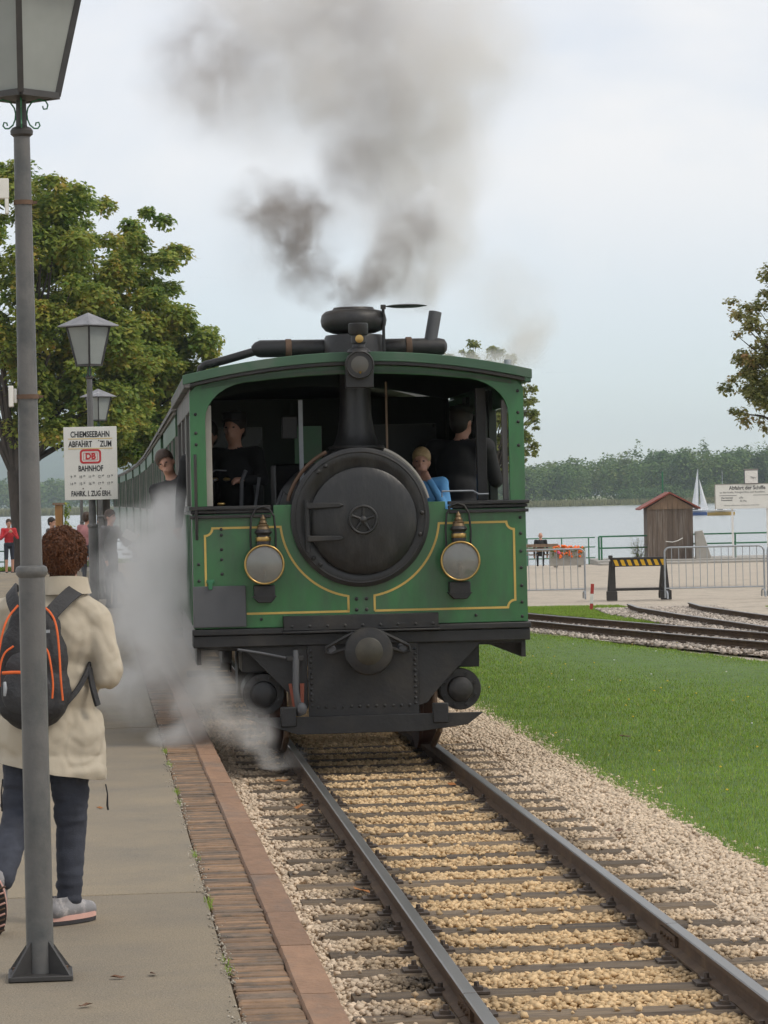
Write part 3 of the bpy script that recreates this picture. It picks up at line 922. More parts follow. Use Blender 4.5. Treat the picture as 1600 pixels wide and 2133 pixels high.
for k, (cp, dz) in enumerate((([(9.0, 25.3), (4.81, 39.1), (2.17, 47.8), (-2.4, 60)], .004), ([(7.6, 30), (5.62, 44), (4.72, 51.6), (4.7, 55)], .009))):
    struct(MB().add(*bedstrip(cp, 1.0, dz)).build('siding_bed', M['ballast_grey']))
# loose stones over the siding beds
n = 16000
tt = rng.random(n); lat = rng.uniform(-1.05, 1.05, n)
A = np.array([(8.2, 28), (4.81, 39.1), (2.17, 47.8), (.3, 53.5)]); Bp = np.array([(7.0, 34), (5.62, 44), (4.72, 51.6), (4.7, 54)])
which = rng.random(n) < .5
def along(A, t):
    q = np.linspace(0, 1, len(A))
    return np.stack([np.interp(t, q, A[:, 0]), np.interp(t, q, A[:, 1])], -1)
P2 = np.where(which[:, None], along(A, tt), along(Bp, tt)) + np.stack([lat, rng.normal(0, .1, n)], -1)
P = np.column_stack([P2, gz(P2[:, 0], P2[:, 1]) + .02])
M['stone_grey'] = mat('siding_stones', (.42, .365, .31), .9, var=.05, island=.4)
stuff(stones('siding_ballast', P, rng.uniform(.018, .036, n), M['stone_grey']), 'grey crushed stones along the siding and turnout rails', 'ballast')

# ================================================================== TREES AND FAR WOODS
def leaf_mat(name, cols, scale=.5, trans=.3):
    """cols: three leaf colours; picked by noise and by leaf"""
    m = bpy.data.materials.new(name); m.use_nodes = True
    N, L = m.node_tree.nodes, m.node_tree.links
    b = N['Principled BSDF']; b.inputs['Roughness'].default_value = .55; b.inputs['Specular IOR Level'].default_value = .3
    g = N.new('ShaderNodeNewGeometry'); tc = N.new('ShaderNodeTexCoord')
    nz = N.new('ShaderNodeTexNoise'); nz.inputs['Scale'].default_value = scale; nz.inputs['Detail'].default_value = 5; nz.inputs['Roughness'].default_value = .65
    L.new(tc.outputs['Object'], nz.inputs['Vector'])
    ad = N.new('ShaderNodeMath'); ad.operation = 'MULTIPLY_ADD'; ad.inputs[1].default_value = .28
    sb = N.new('ShaderNodeMath'); sb.operation = 'SUBTRACT'; sb.inputs[1].default_value = .5
    L.new(g.outputs['Random Per Island'], sb.inputs[0]); L.new(sb.outputs[0], ad.inputs[0]); L.new(nz.outputs['Fac'], ad.inputs[2])
    cr = N.new('ShaderNodeValToRGB')
    e = cr.color_ramp.elements
    e[0].position = .34; e[0].color = (*cols[0], 1)
    e[1].position = .58; e[1].color = (*cols[1], 1)
    x = e.new(.82); x.color = (*cols[2], 1)
    L.new(ad.outputs[0], cr.inputs[0])
    L.new(cr.outputs[0], b.inputs['Base Color'])
    tr = N.new('ShaderNodeBsdfTranslucent'); L.new(cr.outputs[0], tr.inputs['Color'])
    ms = N.new('ShaderNodeMixShader'); ms.inputs[0].default_value = trans
    L.new(b.outputs[0], ms.inputs[1]); L.new(tr.outputs[0], ms.inputs[2]); L.new(ms.outputs[0], N['Material Output'].inputs['Surface'])
    return m

def leaves(P, out, size, droop=.5, up=.6):
    """one folded leaf per point, as two triangles sharing a rib (4 corners)"""
    n = len(P)
    nrm = out * .45 + np.array([0, 0, up]) + rng.normal(0, .45, (n, 3))
    nrm /= np.linalg.norm(nrm, axis=1)[:, None]
    d = out + rng.normal(0, .7, (n, 3)); d[:, 2] -= droop
    d -= nrm * np.sum(d * nrm, 1)[:, None]
    d /= np.linalg.norm(d, axis=1)[:, None] + 1e-9
    c = np.cross(nrm, d)
    s = size[:, None]
    base = P - d * s * .5
    tip = P + d * s * .5 - np.array([0, 0, 1]) * s * .12
    l = P + c * s * .34 - nrm * s * .10 + d * s * .06
    r_ = P - c * s * .34 - nrm * s * .10 + d * s * .06
    V = np.stack([base, l, tip, r_], 1).reshape(-1, 3)
    i = np.arange(n) * 4
    F = np.concatenate([np.stack([i, i + 1, i + 2], -1), np.stack([i, i + 2, i + 3], -1)], 1).reshape(-1, 3)
    return V, F

def crown_points(lobes, n, shell=.22):
    """points in the outer skin of a set of lobes (x, y, z, rx, ry, rz)"""
    Lb = np.array(lobes)
    w = Lb[:, 3] * Lb[:, 5]
    k = rng.choice(len(Lb), n, p=w / w.sum())
    d = rng.normal(size=(n, 3)); d /= np.linalg.norm(d, axis=1)[:, None]
    d[:, 2] = np.where((d[:, 2] < -.35) & (rng.random(n) < .7), -d[:, 2], d[:, 2])
    rad = 1 - np.abs(rng.normal(0, shell, n))
    # ragged lobe surface
    fz = 1 + .18 * np.sin(d[:, 0] * 7 + k) * np.cos(d[:, 1] * 6 + 2 * k) + .10 * np.sin(d[:, 2] * 13 + k)
    P = Lb[k, :3] + d * Lb[k, 3:6] * (rad * fz)[:, None]
    return P, d

def tree(name, label, base, trunk_r, fork_z, crowns, n_lobes, lobe_r, n_leaves, leaf_size, lmat, group=None, droop=.5, up=.6, shell=.22, seed=1, spread=.95, twigs=26):
    rs = random.Random(seed)
    t = thing(name, label, 'tree', base, 0, group)
    B = Vector(base)
    lobes = []
    for (cx, cy, cz, rx, ry, rz) in crowns:
        for i in range(n_lobes):
            while True:
                d = Vector((rs.gauss(0, 1), rs.gauss(0, 1), rs.gauss(0, 1))).normalized()
                if d.z > -.75: break
            q = spread * (rs.random() ** .28)
            lr = rs.uniform(*lobe_r) * (1.15 - .35 * q)
            c = Vector((cx, cy, cz)) + Vector((d.x * (rx - lr * .6), d.y * (ry - lr * .6), d.z * (rz - lr * .6))) * q
            lobes.append((c.x - B.x, c.y - B.y, c.z - B.z, lr, lr, lr * rs.uniform(.62, .9)))
    m = MB()
    top = Vector((rs.uniform(-.2, .2), rs.uniform(-.2, .2), fork_z))
    m.tube([(0, 0, -.15), (.0, 0, .0), (.02, 0, fork_z * .15), (top.x * .4, top.y * .4, fork_z * .6), top], [trunk_r * 1.5, trunk_r * 1.3, trunk_r * 1.05, trunk_r * .95, trunk_r * .85], 12)
    for lb in lobes[::max(1, len(lobes) // twigs)]:
        e = Vector(lb[:3])
        mid = top.lerp(e, .5) + Vector((rs.uniform(-.3, .3), rs.uniform(-.3, .3), .35))
        m.tube([top - Vector((0, 0, .25)), top.lerp(mid, .5), mid, e], [trunk_r * .45, trunk_r * .32, trunk_r * .2, trunk_r * .05], 6)
    m.build('trunk', M['bark'], t)
    P, d = crown_points(lobes, n_leaves, shell)
    V, F = leaves(P, d, rng.uniform(leaf_size * .65, leaf_size * 1.35, len(P)), droop, up)
    link('crown', np_mesh('crown', V, F, lmat), t)
    return t

M['leaf_chestnut'] = leaf_mat('chestnut_leaf', ((.130, .225, .046), (.345, .395, .080), (.54, .32, .07)), .8, .5)
M['leaf_maple'] = leaf_mat('turning_leaf', ((.16, .19, .065), (.32, .31, .11), (.46, .27, .14)), 1.1, .5)
M['leaf_ash'] = leaf_mat('lakeside_leaf', ((.11, .16, .045), (.25, .28, .08), (.32, .28, .10)), .9, .45)
tree('chestnut_tree', 'tall green and yellow chestnut behind the front lamp post, trunk beside the red jacket man', (-11.32, 97, -.16), .30, 3.2, [(-11.2, 97, 8.8, 3.6, 3.2, 5.0), (-9.7, 97.5, 5.8, 2.8, 2.6, 3.4)], 95, (.38, .85), 82000, .17, M['leaf_chestnut'], 'chestnut trees by the platform', seed=3, shell=.34, up=1.0)
tree('chestnut_tree', 'broad green chestnut with turning leaves standing between the sign and the locomotive roof', (-9.3, 103, -.18), .24, 3.4, [(-8.5, 103, 8.0, 2.6, 2.6, 4.7), (-7.2, 102, 5.8, 2.2, 2.2, 3.6), (-8.0, 101.5, 3.9, 2.6, 2.0, 1.5)], 80, (.36, .80), 100000, .17, M['leaf_chestnut'], 'chestnut trees by the platform', seed=5, shell=.34, up=1.0)
tree('young_tree', 'young yellow-green tree rising behind the right side of the locomotive', (3.3, 100, -.55), .11, 2.3, [(3.25, 100, 4.4, 1.95, 1.7, 2.6)], 260, (.12, .34), 34000, .10, M['leaf_ash'], droop=.1, up=.6, seed=8, spread=1.0, shell=.55, twigs=130)
tree('maple_tree', 'reddish green tree cut by the right picture edge above the notice board', (9.75, 70, -.2), .13, 3.0, [(9.75, 70, 5.6, 2.15, 1.9, 2.0), (9.9, 70, 4.15, 2.35, 1.8, 1.5)], 210, (.13, .38), 44000, .095, M['leaf_maple'], droop=.2, up=.9, seed=12, spread=1.0, shell=.55, twigs=130)

# --- woods on the far shore: too far to count, one mass of crowns
M['leaf_far'] = leaf_mat('far_leaf', ((.048, .115, .026), (.125, .205, .042), (.19, .20, .06)), .06)
def forest(name, label, spots, n_leaf, leaf):
    lobes = []
    for (x, y, z, h, w) in spots:
        lobes.append((x, y, z + h * .60, w, w, h * .42))
        for q in range(4):
            a = random.uniform(0, 6.28)
            lobes.append((x + math.cos(a) * w * .6, y + math.sin(a) * w * .6, z + h * random.uniform(.35, .85), w * .5, w * .5, h * .2))
        lobes.append((x, y - 1, z + h * .22, w * .9, w * .9, h * .25))
    P, d = crown_points(lobes, n_leaf, .12)
    V, F = leaves(P, d, rng.uniform(leaf * .6, leaf * 1.4, len(P)), .3, .7)
    return stuff(link(name, np_mesh(name, V, F, M['leaf_far'])), label, 'wood')
sp = []
for i in range(300):
    x = random.uniform(28, 175); y = random.uniform(885, 1010)
    prof = np.interp(x, [28, 45, 60, 75, 100, 125, 175], [10.5, 11.0, 12.5, 14.0, 14.8, 15.5, 16])
    sp.append((x, y, -.8, prof * random.uniform(.74, 1.06), random.uniform(2.6, 4.6)))
for x in (76.5, 96, 118):
    sp.append((x, 930, -.8, 17.6, 1.7))
forest('far_forest', 'hazy green wood on the far shore right of the locomotive', sp, 170000, .85)
sp = []
for i in range(170):
    sp.append((random.uniform(-330, -70), random.uniform(1500, 1620), 0, random.uniform(10, 15.5), random.uniform(4, 7)))
forest('far_forest', 'bluish wood on the far shore left of the chestnut trunks', sp, 70000, 1.4)
sp = []
for i in range(26):
    x = random.uniform(66, 86)
    sp.append((x, random.uniform(858, 868), -1.3, random.uniform(2.2, 5.0), random.uniform(1.6, 2.8)))
for i in range(60):
    sp.append((random.uniform(86, 170), random.uniform(860, 880), -1.2, random.uniform(2.5, 5), random.uniform(1.5, 2.8)))
forest('far_bushes', 'round grey-green bushes at the water edge of the far shore', sp, 26000, .5)
# reeds
n = 30000
P = np.column_stack([rng.uniform(20, 175, n), rng.uniform(846, 876, n), np.full(n, -1.6)])
V, F = blades(P, rng.uniform(.9, 1.9, n), np.full(n, .35))
M['reed'] = mat('reed', (.19, .195, .085), .9, var=.1, island=.25)
stuff(link('reeds', np_mesh('reeds', V, F, M['reed'])), 'pale reed belt along the far shore', 'reeds')
n = 16000
P = np.column_stack([rng.uniform(-170, -80, n), rng.uniform(1022, 1050, n), np.full(n, -1.5)])
V, F = blades(P, rng.uniform(1.2, 2.6, n), np.full(n, .45))
stuff(link('reeds', np_mesh('reeds', V, F, M['reed'])), 'pale reed belt on the left far shore', 'reeds')

# ================================================================== LOCOMOTIVE
loco = thing('steam_locomotive', 'green and black steam tram locomotive with round black smokebox door and two lamps', 'steam locomotive', (-.17, 21.59, RAIL_Z), TA)
HW = 1.165
gm = mat('lamp_lens_glass', (.92, .92, .88), .12, var=.02); gm.node_tree.nodes['Principled BSDF'].inputs['Transmission Weight'].default_value = .92
M['clear_glass'] = gm
M['cab_dimmer'] = mat('cab_dimming_pane', (.012, .014, .013), .25, var=.1)  # near-black fill for openings, added to keep the cab dim
M['wheel_red'] = mat('grimy_wheel_red', (.055, .024, .018), .7, var=.3, scale=8)
def arc(x, zc, ze, hw): return zc - (zc - ze) * (x / hw) ** 2

# lower front panel
m = MB().prism([(-HW, .95), (HW, .95), (HW, 1.745), (.60, 1.745), (.60, 1.80), (.40, 1.80), (.40, 1.70), (-.40, 1.70), (-.40, 1.80), (-.60, 1.80), (-.60, 1.745), (-HW, 1.745)], 0, .03)
m.build('front_panel', M['green'], loco, bevel=.004)
# upper front frame round the cab opening
outer, inner = [], []
for q in range(7):
    t = q / 6; outer.append((-HW, 1.76 + .83 * t)); inner.append((-1.058, 1.76 + .64 * t))
for q in range(1, 9):
    t = q / 8; x = -HW + .47 * t
    outer.append((x, arc(x, 2.785, 2.635, HW)))
    a = t * math.pi / 2
    xi = -1.058 + .34 * (1 - math.cos(a)); inner.append((xi, 2.40 + (arc(-.718, 2.70, 2.61, 1.06) - 2.40) * math.sin(a)))
for q in range(1, 17):
    t = q / 16
    x = -.695 + .695 * t; outer.append((x, arc(x, 2.785, 2.635, HW)))
    xi = -.718 + .718 * t; inner.append((xi, arc(xi, 2.70, 2.61, 1.06)))
outer = outer + [(-x, z) for x, z in reversed(outer[:-1])]
inner = inner + [(-x, z) for x, z in reversed(inner[:-1])]
MB().ring(outer, inner, .002, .04, closed=False).build('front_frame', M['green'], loco, bevel=.003)
# thin bright moulding along the top of the opening
MB().ring([(x, arc(x, 2.728, 2.63, 1.1)) for x in np.linspace(-1.08, 1.08, 25)], [(x, arc(x, 2.706, 2.61, 1.1)) for x in np.linspace(-1.08, 1.08, 25)], -.016, .000, closed=False).build('arch_moulding', M['green_roof'], loco)
# roof shell, fascia and gutter
def arch_shell(hw, zc, ze, th, y0, y1, n=24):
    up = [(x, arc(x, zc, ze, hw)) for x in np.linspace(-hw, hw, n)]
    dn = [(x, z - th) for x, z in up]
    return MB().ring(up, dn, y0, y1, closed=False)
roof = arch_shell(1.205, 2.842, 2.700, .035, -.10, 4.75).build('roof', M['green_roof'], loco)
arch_shell(1.212, 2.848, 2.706, .066, -.135, -.101).build('fascia', M['green_roof'], roof, bevel=.004)
arch_shell(1.205, 2.784, 2.640, .026, -.125, .0).build('gutter', M['black'], roof, bevel=.004)
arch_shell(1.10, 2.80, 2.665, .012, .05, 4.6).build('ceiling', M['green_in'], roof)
for sx in (-1, 1):
    MB().span((sx * 1.205, -.13, 2.618), (sx * 1.160, 4.75, 2.700)).build('eave_rail', M['weathered'] if sx < 0 else M['green_roof'], roof, bevel=.006)
    # ledge under the opening
    x0, x1 = (.62 * sx, 1.185 * sx)
    m = MB().span((x0, -.055, 1.775), (x1, .05, 1.800)).span((x0, -.030, 1.750), (x1 - .01 * sx, .04, 1.772)).span((x0, -.045, 1.715), (x1 - .005 * sx, .0, 1.737))
    m.build('sill_ledge', M['black'], loco, bevel=.004)
    # body sides: lower sheet, skirt, window posts and head rail
    side = MB().span((sx * 1.165, .031, .95), (sx * 1.14, 4.62, 1.76)).build('side_panel', M['weathered'] if sx < 0 else M['green'], loco, bevel=.004)
    MB().span((sx * 1.155, .04, 1.762), (sx * 1.09, 4.6, 1.80)).build('window_sill', M['weathered'] if sx < 0 else M['black'], side, bevel=.004)
    MB().span((sx * 1.160, .042, 2.47), (sx * 1.13, 4.6, 2.64)).build('head_rail', M['weathered'] if sx < 0 else M['green'], side, bevel=.004)
    for y in (.25, 1.55, 1.75, 3.05, 3.2, 4.55):
        MB().span((sx * 1.158, y - .04, 1.801), (sx * 1.10, y + .04, 2.62)).build('window_post', M['weathered'] if sx < 0 else M['green_in'], side, bevel=.004)
    for y in np.arange(.3, 4.5, .42):
        MB().span((sx * 1.172, y - .008, .97), (sx * 1.1655, y + .008, 1.74)).build('side_batten', M['green'] if sx < 0 else M['green'], side)
    MB().span((sx * 1.15, .05, .70), (sx * 1.12, 4.6, .948)).build('skirt', M['black'], loco)
# left window blinds, dark panes at right and back, added to dim the cab
for y0, y1 in ((.291, 1.509), (1.791, 3.009)):
    MB().span((-1.135, y0, 1.802), (-1.125, y1, 2.468)).build('window_blind', M['weathered'], loco)
for y0, y1 in ((1.791, 3.009), (3.241, 4.509)):
    MB().span((1.135, y0, 1.802), (1.125, y1, 2.468)).build('window_pane', M['cab_dimmer'], loco)  # added to shut daylight out of the right windows
# corner posts inside the opening (weathered wood)
MB().span((-1.064, .042, 1.80), (-1.015, .075, 2.50)).build('window_post', M['concrete'], loco, bevel=.004)
MB().span((1.055, .06, 1.80), (1.02, .12, 2.50)).build('window_post', M['weathered'], loco, bevel=.004)
MB().span((.95, .42, 1.80), (.88, .50, 2.60)).build('window_post', M['black'], loco, bevel=.004)
# floor, back wall with openings, firebox and boiler
MB().span((-1.13, .05, .80), (1.13, 4.6, .86)).build('cab_floor', M['black'], loco)
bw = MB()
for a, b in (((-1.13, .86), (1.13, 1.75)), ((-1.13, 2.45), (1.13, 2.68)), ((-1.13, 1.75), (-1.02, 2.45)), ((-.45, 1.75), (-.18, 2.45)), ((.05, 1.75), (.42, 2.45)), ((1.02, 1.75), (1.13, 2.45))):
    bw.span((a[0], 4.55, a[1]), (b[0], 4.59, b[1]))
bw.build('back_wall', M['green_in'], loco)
for a, b in ((-1.019, -.451), (.421, 1.019)):
    MB().span((a, 4.56, 1.751), (b, 4.575, 2.449)).build('back_dimming_pane', M['cab_dimmer'], loco)  # rear openings closed by added dark sheets so less light enters
sb = MB().lathe([(.44, .10), (.478, .06), (.484, -.02), (.484, -.055), (.470, -.062), (.405, -.064), (.395, -.058)], (0, 0, 1.703), 'Y', 64).build('smokebox', M['black_gloss'], loco)
MB().torus((0, -.058, 1.703), .455, .010, 'Y', 64, 8).build('smokebox_ring', M['black'], sb)
MB().lathe([(.43, .12), (.43, 3.2)], (0, 0, 1.70), 'Y', 40).build('boiler', M['black'], loco)
MB().span((-.42, 3.2, .9), (.42, 3.9, 2.12)).build('firebox', M['black'], loco, bevel=.02)
door = MB().lathe([(.372, -.055), (.372, -.085), (.362, -.094), (.30, -.108), (.20, -.122), (.10, -.130), (.001, -.132)], (.018, 0, 1.678), 'Y', 64).build('smokebox_door', M['black_gloss'], loco)
m = MB().torus((.010, -.185, 1.686), .094, .010, 'Y', 40, 10)
for q in range(5):
    a = q * 2 * math.pi / 5 + .25
    m.tube([(.010, -.172, 1.686), (.010 + .05 * math.cos(a), -.178, 1.686 + .05 * math.sin(a)), (.010 + .092 * math.cos(a), -.185, 1.686 + .092 * math.sin(a))], [.012, .009, .007], 8)
m.lathe([(.024, -.125), (.024, -.19), (.014, -.196), (.001, -.198)], (.010, 0, 1.686), 'Y', 16)
m.build('handwheel', M['black_gloss'], door)
for z in (1.790, 1.562):
    MB().prism([(-.375, z - .022), (-.375, z + .022), (-.15, z + .016), (-.118, z), (-.15, z - .016)], -.150, -.118).build('hinge_strap', M['black'], door, bevel=.005)
MB().cone((-.372, -.115, 1.47), (-.372, -.115, 1.83), .018, .018, 12).build('hinge_pin', M['black'], door)
m = MB()
for a in (2.15, 2.3, -2.45, -2.3, .05, -.3):
    m.lathe([(.016, 0), (.016, -.018), (.008, -.026), (.001, -.027)], (.43 * math.cos(a), -.062, 1.703 + .43 * math.sin(a)), 'Y', 8)
m.build('door_dog', M['black'], sb)
# cladding band behind the smokebox, bare wood-coloured on the right
for a0, a1, mm in ((R(14), R(68), M['concrete']), (R(115), R(166), M['strap'])):
    pts = [(.505 * math.cos(a), .13, 1.703 + .505 * math.sin(a)) for a in np.linspace(a0, a1, 18)]
    MB().tube(pts, .014, 8).build('cladding_edge', mm, loco)
# chimney through the roof
ch = MB().lathe([(.26, 2.10), (.205, 2.17), (.160, 2.22), (.132, 2.30), (.114, 2.42), (.110, 2.60), (.112, 3.02)], (.02, .42, 0), 'Z', 40).build('chimney', M['black_gloss'], loco)
MB().torus((.02, .42, 2.195), .19, .012, 'Z', 40, 8).build('chimney_flange', M['black'], ch)
prof = [(.11, 3.00), (.15, 3.004), (.20, 3.022), (.228, 3.055), (.235, 3.095), (.226, 3.135), (.198, 3.160), (.150, 3.170), (.140, 3.186), (.122, 3.186), (.115, 3.15)]
MB().lathe(prof, (.02, .42, 0), 'Z', 48).build('spark_arrestor', M['black'], ch)
MB().lathe([(.21, 2.80), (.21, 2.972), (.20, 2.99), (.11, 2.995)], (.02, .42, 0), 'Z', 32).build('roof_collar', M['black'], ch)
lid = MB().cone((.222, .30, 2.85), (.222, .30, 3.185), .011, .011, 10).box((.222, .30, 3.18), (.035, .03, .03)).build('lid_hinge', M['black'], ch)
MB().lathe([(.001, -.012), (.10, -.009), (.152, .0), (.10, .009), (.001, .012)], (.385, .33, 3.186), 'Z', 32).build('chimney_lid', M['black'], lid)
# silencer on the roof with exhaust pipe and stack
sil = MB().tube([(-.70, .55, 2.905), (-.67, .55, 2.908), (-.64, .55, 2.912), (.64, .55, 2.905), (.675, .55, 2.903), (.695, .55, 2.902)], [.028, .052, .062, .062, .055, .025], 20).build('silencer', M['black'], loco)
for x in (-.44, .42):
    MB().lathe([(.066, -.022), (.070, -.018), (.070, .018), (.066, .022)], (x, .55, 2.909), 'X', 24).build('strap', M['strap'], sil)
MB().tube([(-1.065, .62, 2.74), (-1.06, .60, 2.785), (-1.03, .58, 2.806), (-.90, .56, 2.835), (-.66, .55, 2.900)], .030, 12).build('exhaust_pipe', M['black'], sil)
MB().tube([(.575, .55, 2.93), (.62, .57, 3.155)], [.046, .046], 20).build('exhaust_stack', M['grey_plate'], sil)
MB().cone((1.105, .35, 2.70), (1.105, .35, 2.795), .026, .026, 14).build('drain_pipe', M['galv'], roof)
# top head lamp in front of the chimney
tl = MB().span((-.092, -.235, 2.595), (.100, -.137, 2.755)).build('top_lamp', M['black'], loco, bevel=.006)
MB().lathe([(.096, -.137), (.100, -.20), (.100, -.262), (.092, -.270), (.086, -.262)], (.004, 0, 2.752), 'Y', 36).build('lamp_rim', M['black'], tl)
MB().lathe([(.086, -.255), (.06, -.262), (.001, -.266)], (.004, 0, 2.752), 'Y', 32).build('lamp_glass', mat('dark_lamp_glass', (.075, .07, .06), .3, var=.1), tl)
MB().lathe([(.085, 2.84), (.07, 2.862), (.045, 2.875), (.04, 2.90), (.052, 2.905), (.052, 2.955), (.062, 2.96), (.068, 2.968), (.068, 3.035), (.06, 3.042)], (.004, -.19, 0), 'Z', 24).build('lamp_chimney', M['black'], tl)
MB().lathe([(.028, -.243), (.028, -.256), (.012, -.262), (.001, -.262)], (.005, 0, 2.930), 'Y', 20).build('brass_badge', M['brass'], tl)
MB().cone((.005, -.272, 2.705), (.005, -.272, 2.690), .010, .004, 8).build('burner', M['brass'], tl)

# the pair of side lamps
def head_lamp(x, z, label):
    L_ = MB().lathe([(.110, -.02), (.128, -.05), (.137, -.10), (.139, -.165), (.136, -.172), (.129, -.172), (.128, -.158), (.10, -.128), (.06, -.103), (.02, -.093), (.001, -.092)], (x, 0, z), 'Y', 48).build('head_lamp', M['black'], loco)
    L_['label'] = label
    MB().torus((x, -.170, z), .1325, .0075, 'Y', 56, 10).build('lamp_rim', M['brass'], L_)
    V, F = [], []
    for (rr_, yy_) in [(.127, -.163), (.10, -.134), (.06, -.109), (.02, -.099), (.004, -.098)]:
        V += [(x + rr_ * math.cos(2 * math.pi * q / 40), yy_, z + rr_ * math.sin(2 * math.pi * q / 40)) for q in range(40)]
    for e in range(4):
        F += [(e * 40 + q, e * 40 + (q + 1) % 40, (e + 1) * 40 + (q + 1) % 40, (e + 1) * 40 + q) for q in range(40)]
    MB().add(V, F).build('reflector', M['reflector'], L_)
    MB().lathe([(.1275, -.1655), (.10, -.174), (.05, -.179), (.001, -.181), (.001, -.179), (.05, -.177), (.10, -.172), (.1275, -.1645)], (x, 0, z), 'Y', 40).build('lamp_glass', M['clear_glass'], L_)
    MB().cone((x, -.135, z - .115), (x, -.135, z - .062), .012, .010, 10).ball((x, -.135, z - .052), (.014, .014, .022), 10, 8).build('burner', M['brass'], L_)
    MB().torus((x, -.135, z - .012), .016, .004, 'Y', 16, 6).build('burner_ring', M['brass_dull'], L_)
    MB().lathe([(.050, .128), (.050, .158), (.044, .20), (.058, .214), (.062, .222), (.050, .240), (.030, .250)], (x, -.09, z), 'Z', 24).build('lamp_neck', M['black'], L_)
    MB().lathe([(.0515, .160), (.0535, .164), (.0535, .186), (.0515, .190)], (x, -.09, z), 'Z', 24).build('brass_band', M['brass'], L_)
    MB().lathe([(.046, .240), (.038, .262), (.042, .268), (.026, .280), (.030, .288), (.018, .305), (.020, .315), (.008, .334), (.001, .345)], (x, -.09, z), 'Z', 20).build('lamp_cap', M['brass_dull'], L_)
    h = [(x - .085, -.06, z + .08), (x - .088, -.06, z + .22), (x - .078, -.06, z + .33), (x - .045, -.06, z + .385), (x, -.06, z + .400), (x + .045, -.06, z + .385), (x + .078, -.06, z + .33), (x + .088, -.06, z + .22), (x + .085, -.06, z + .08)]
    MB().tube(h, .0075, 8).build('handle', M['black'], L_)
    MB().prism([(x - .072, z - .145), (x + .072, z - .145), (x + .072, z - .235), (x + .045, z - .265), (x - .045, z - .265), (x - .072, z - .235)], -.13, -.002).build('bracket', M['black'], L_, bevel=.005)
    MB().span((x - .080, -.138, z - .228), (x + .080, -.004, z - .218)).build('bracket_lip', M['black'], L_)
    return L_
head_lamp(-.678, 1.392, 'brass rimmed round lamp left of the smokebox door')
head_lamp(.680, 1.385, 'brass rimmed round lamp right of the smokebox door')

# yellow lining
def ribbon(pts, w, y0, y1):
    P = [Vector(p) for p in pts]
    o, i = [], []
    for k in range(len(P)):
        a = (P[k] - P[max(k - 1, 0)]); b = (P[min(k + 1, len(P) - 1)] - P[k])
        if a.length < 1e-9: a = b
        if b.length < 1e-9: b = a
        a, b = a.normalized(), b.normalized()
        n = Vector((-(a.y + b.y), a.x + b.x))
        n.normalize()
        s = 1 / max(.5, n.dot(Vector((-a.y, a.x))))
        o.append(tuple(P[k] + n * w / 2 * s)); i.append(tuple(P[k] - n * w / 2 * s))
    return MB().ring(o, i, y0, y1, closed=False)
def lining(sx, left):
    cx, cz, rr = 0, 1.703, .555
    a0, a1 = math.asin((1.648 - cz) / rr), math.asin((1.195 - cz) / rr) if False else -1.405
    arcp = [(rr * math.cos(a), cz + rr * math.sin(a)) for a in np.linspace(math.asin(-.055 / rr), -1.405, 26)]
    top, bot, xo = 1.648, 1.050, 1.078
    notch = lambda c, sxn, szn: [(c[0] - sxn * .052 * math.cos(t), c[1] - szn * .052 * math.sin(t)) for t in np.linspace(math.pi / 2, 0, 7)]
    pts = arcp[::-1]
    pts = [(arcp[-1][0], bot), arcp[-1]] + arcp[::-1][1:] + [(.585, top)] + [(xo - .052, top)]
    pts += [(xo - .052 * math.cos(t) , top - .052 * math.sin(t)) for t in np.linspace(0, math.pi / 2, 7)][1:]
    if left:
        p1 = pts + [(xo, 1.22)]
        p2 = [(.80, bot), (arcp[-1][0], bot), (arcp[-1][0], bot + .02)]
        segs = [p1, p2]
    else:
        pts += [(xo, bot + .052)] + [(xo - .052 * math.sin(t), bot + .052 * math.cos(t)) for t in np.linspace(0, math.pi / 2, 7)][1:]
        pts += [(arcp[-1][0], bot)]
        segs = [pts]
    mm = MB()
    for s_ in segs:
        r_ = ribbon([(sx * x, z) for x, z in s_], .015, -.0035, .001)
        mm.add(r_.v, r_.f)
    mm.build('lining', M['yellow_line'], loco, smooth=False)
lining(1, False); lining(-1, True)
# grey step plate with latch on the lower left corner
pl = MB().span((-1.168, -.030, .962), (-.805, -.004, 1.247)).build('grey_plate', M['grey_plate'], loco, bevel=.004)
MB().span((-1.063, -.045, 1.225), (-1.035, -.031, 1.285)).span((-1.075, -.012, 1.268), (-1.020, -.004, 1.292)).build('latch', M['rail_green'], pl, bevel=.003)
MB().tube([(-1.135, -.035, 2.16), (-1.135, -.045, 2.10), (-1.135, -.045, 1.62), (-1.135, -.035, 1.57)], .011, 8).build('grab_rail', M['black'], loco)
# rivets, too small to pick apart
rv = MB()
def rivet(x, z, y=0.0, r=.012):
    rv.lathe([(r, 0.001), (r * .9, -.006), (r * .5, -.010), (.001, -.011)], (x, y, z), 'Y', 8)
for z in (1.675, 1.565, 1.440, 1.325, 1.200, 1.085, .985, 2.56, 2.41, 2.345, 2.18): rivet(1.125, z)
for z in (1.40, 1.285, 2.44, 2.31, 2.23): rivet(-1.125, z)
for z in (1.64, 1.60, 1.50, 1.43, 1.33): rivet(-.965, z)
for x in (-.035, .035):
    for z in (1.135, 1.06): rivet(x, z, r=.014)
rivet(-.70, 1.01); rivet(.80, 1.0)
for x in np.linspace(-.49, .49, 9): rivet(x, .955, -.062, .012)
for z in np.linspace(.40, .78, 11): rivet(-.362, z, -.012, .012); rivet(.362, z, -.012, .012)
for x in np.linspace(-.32, .32, 12): rivet(x, .388, -.012, .012)
stuff(rv.build('rivets', M['black'], loco))
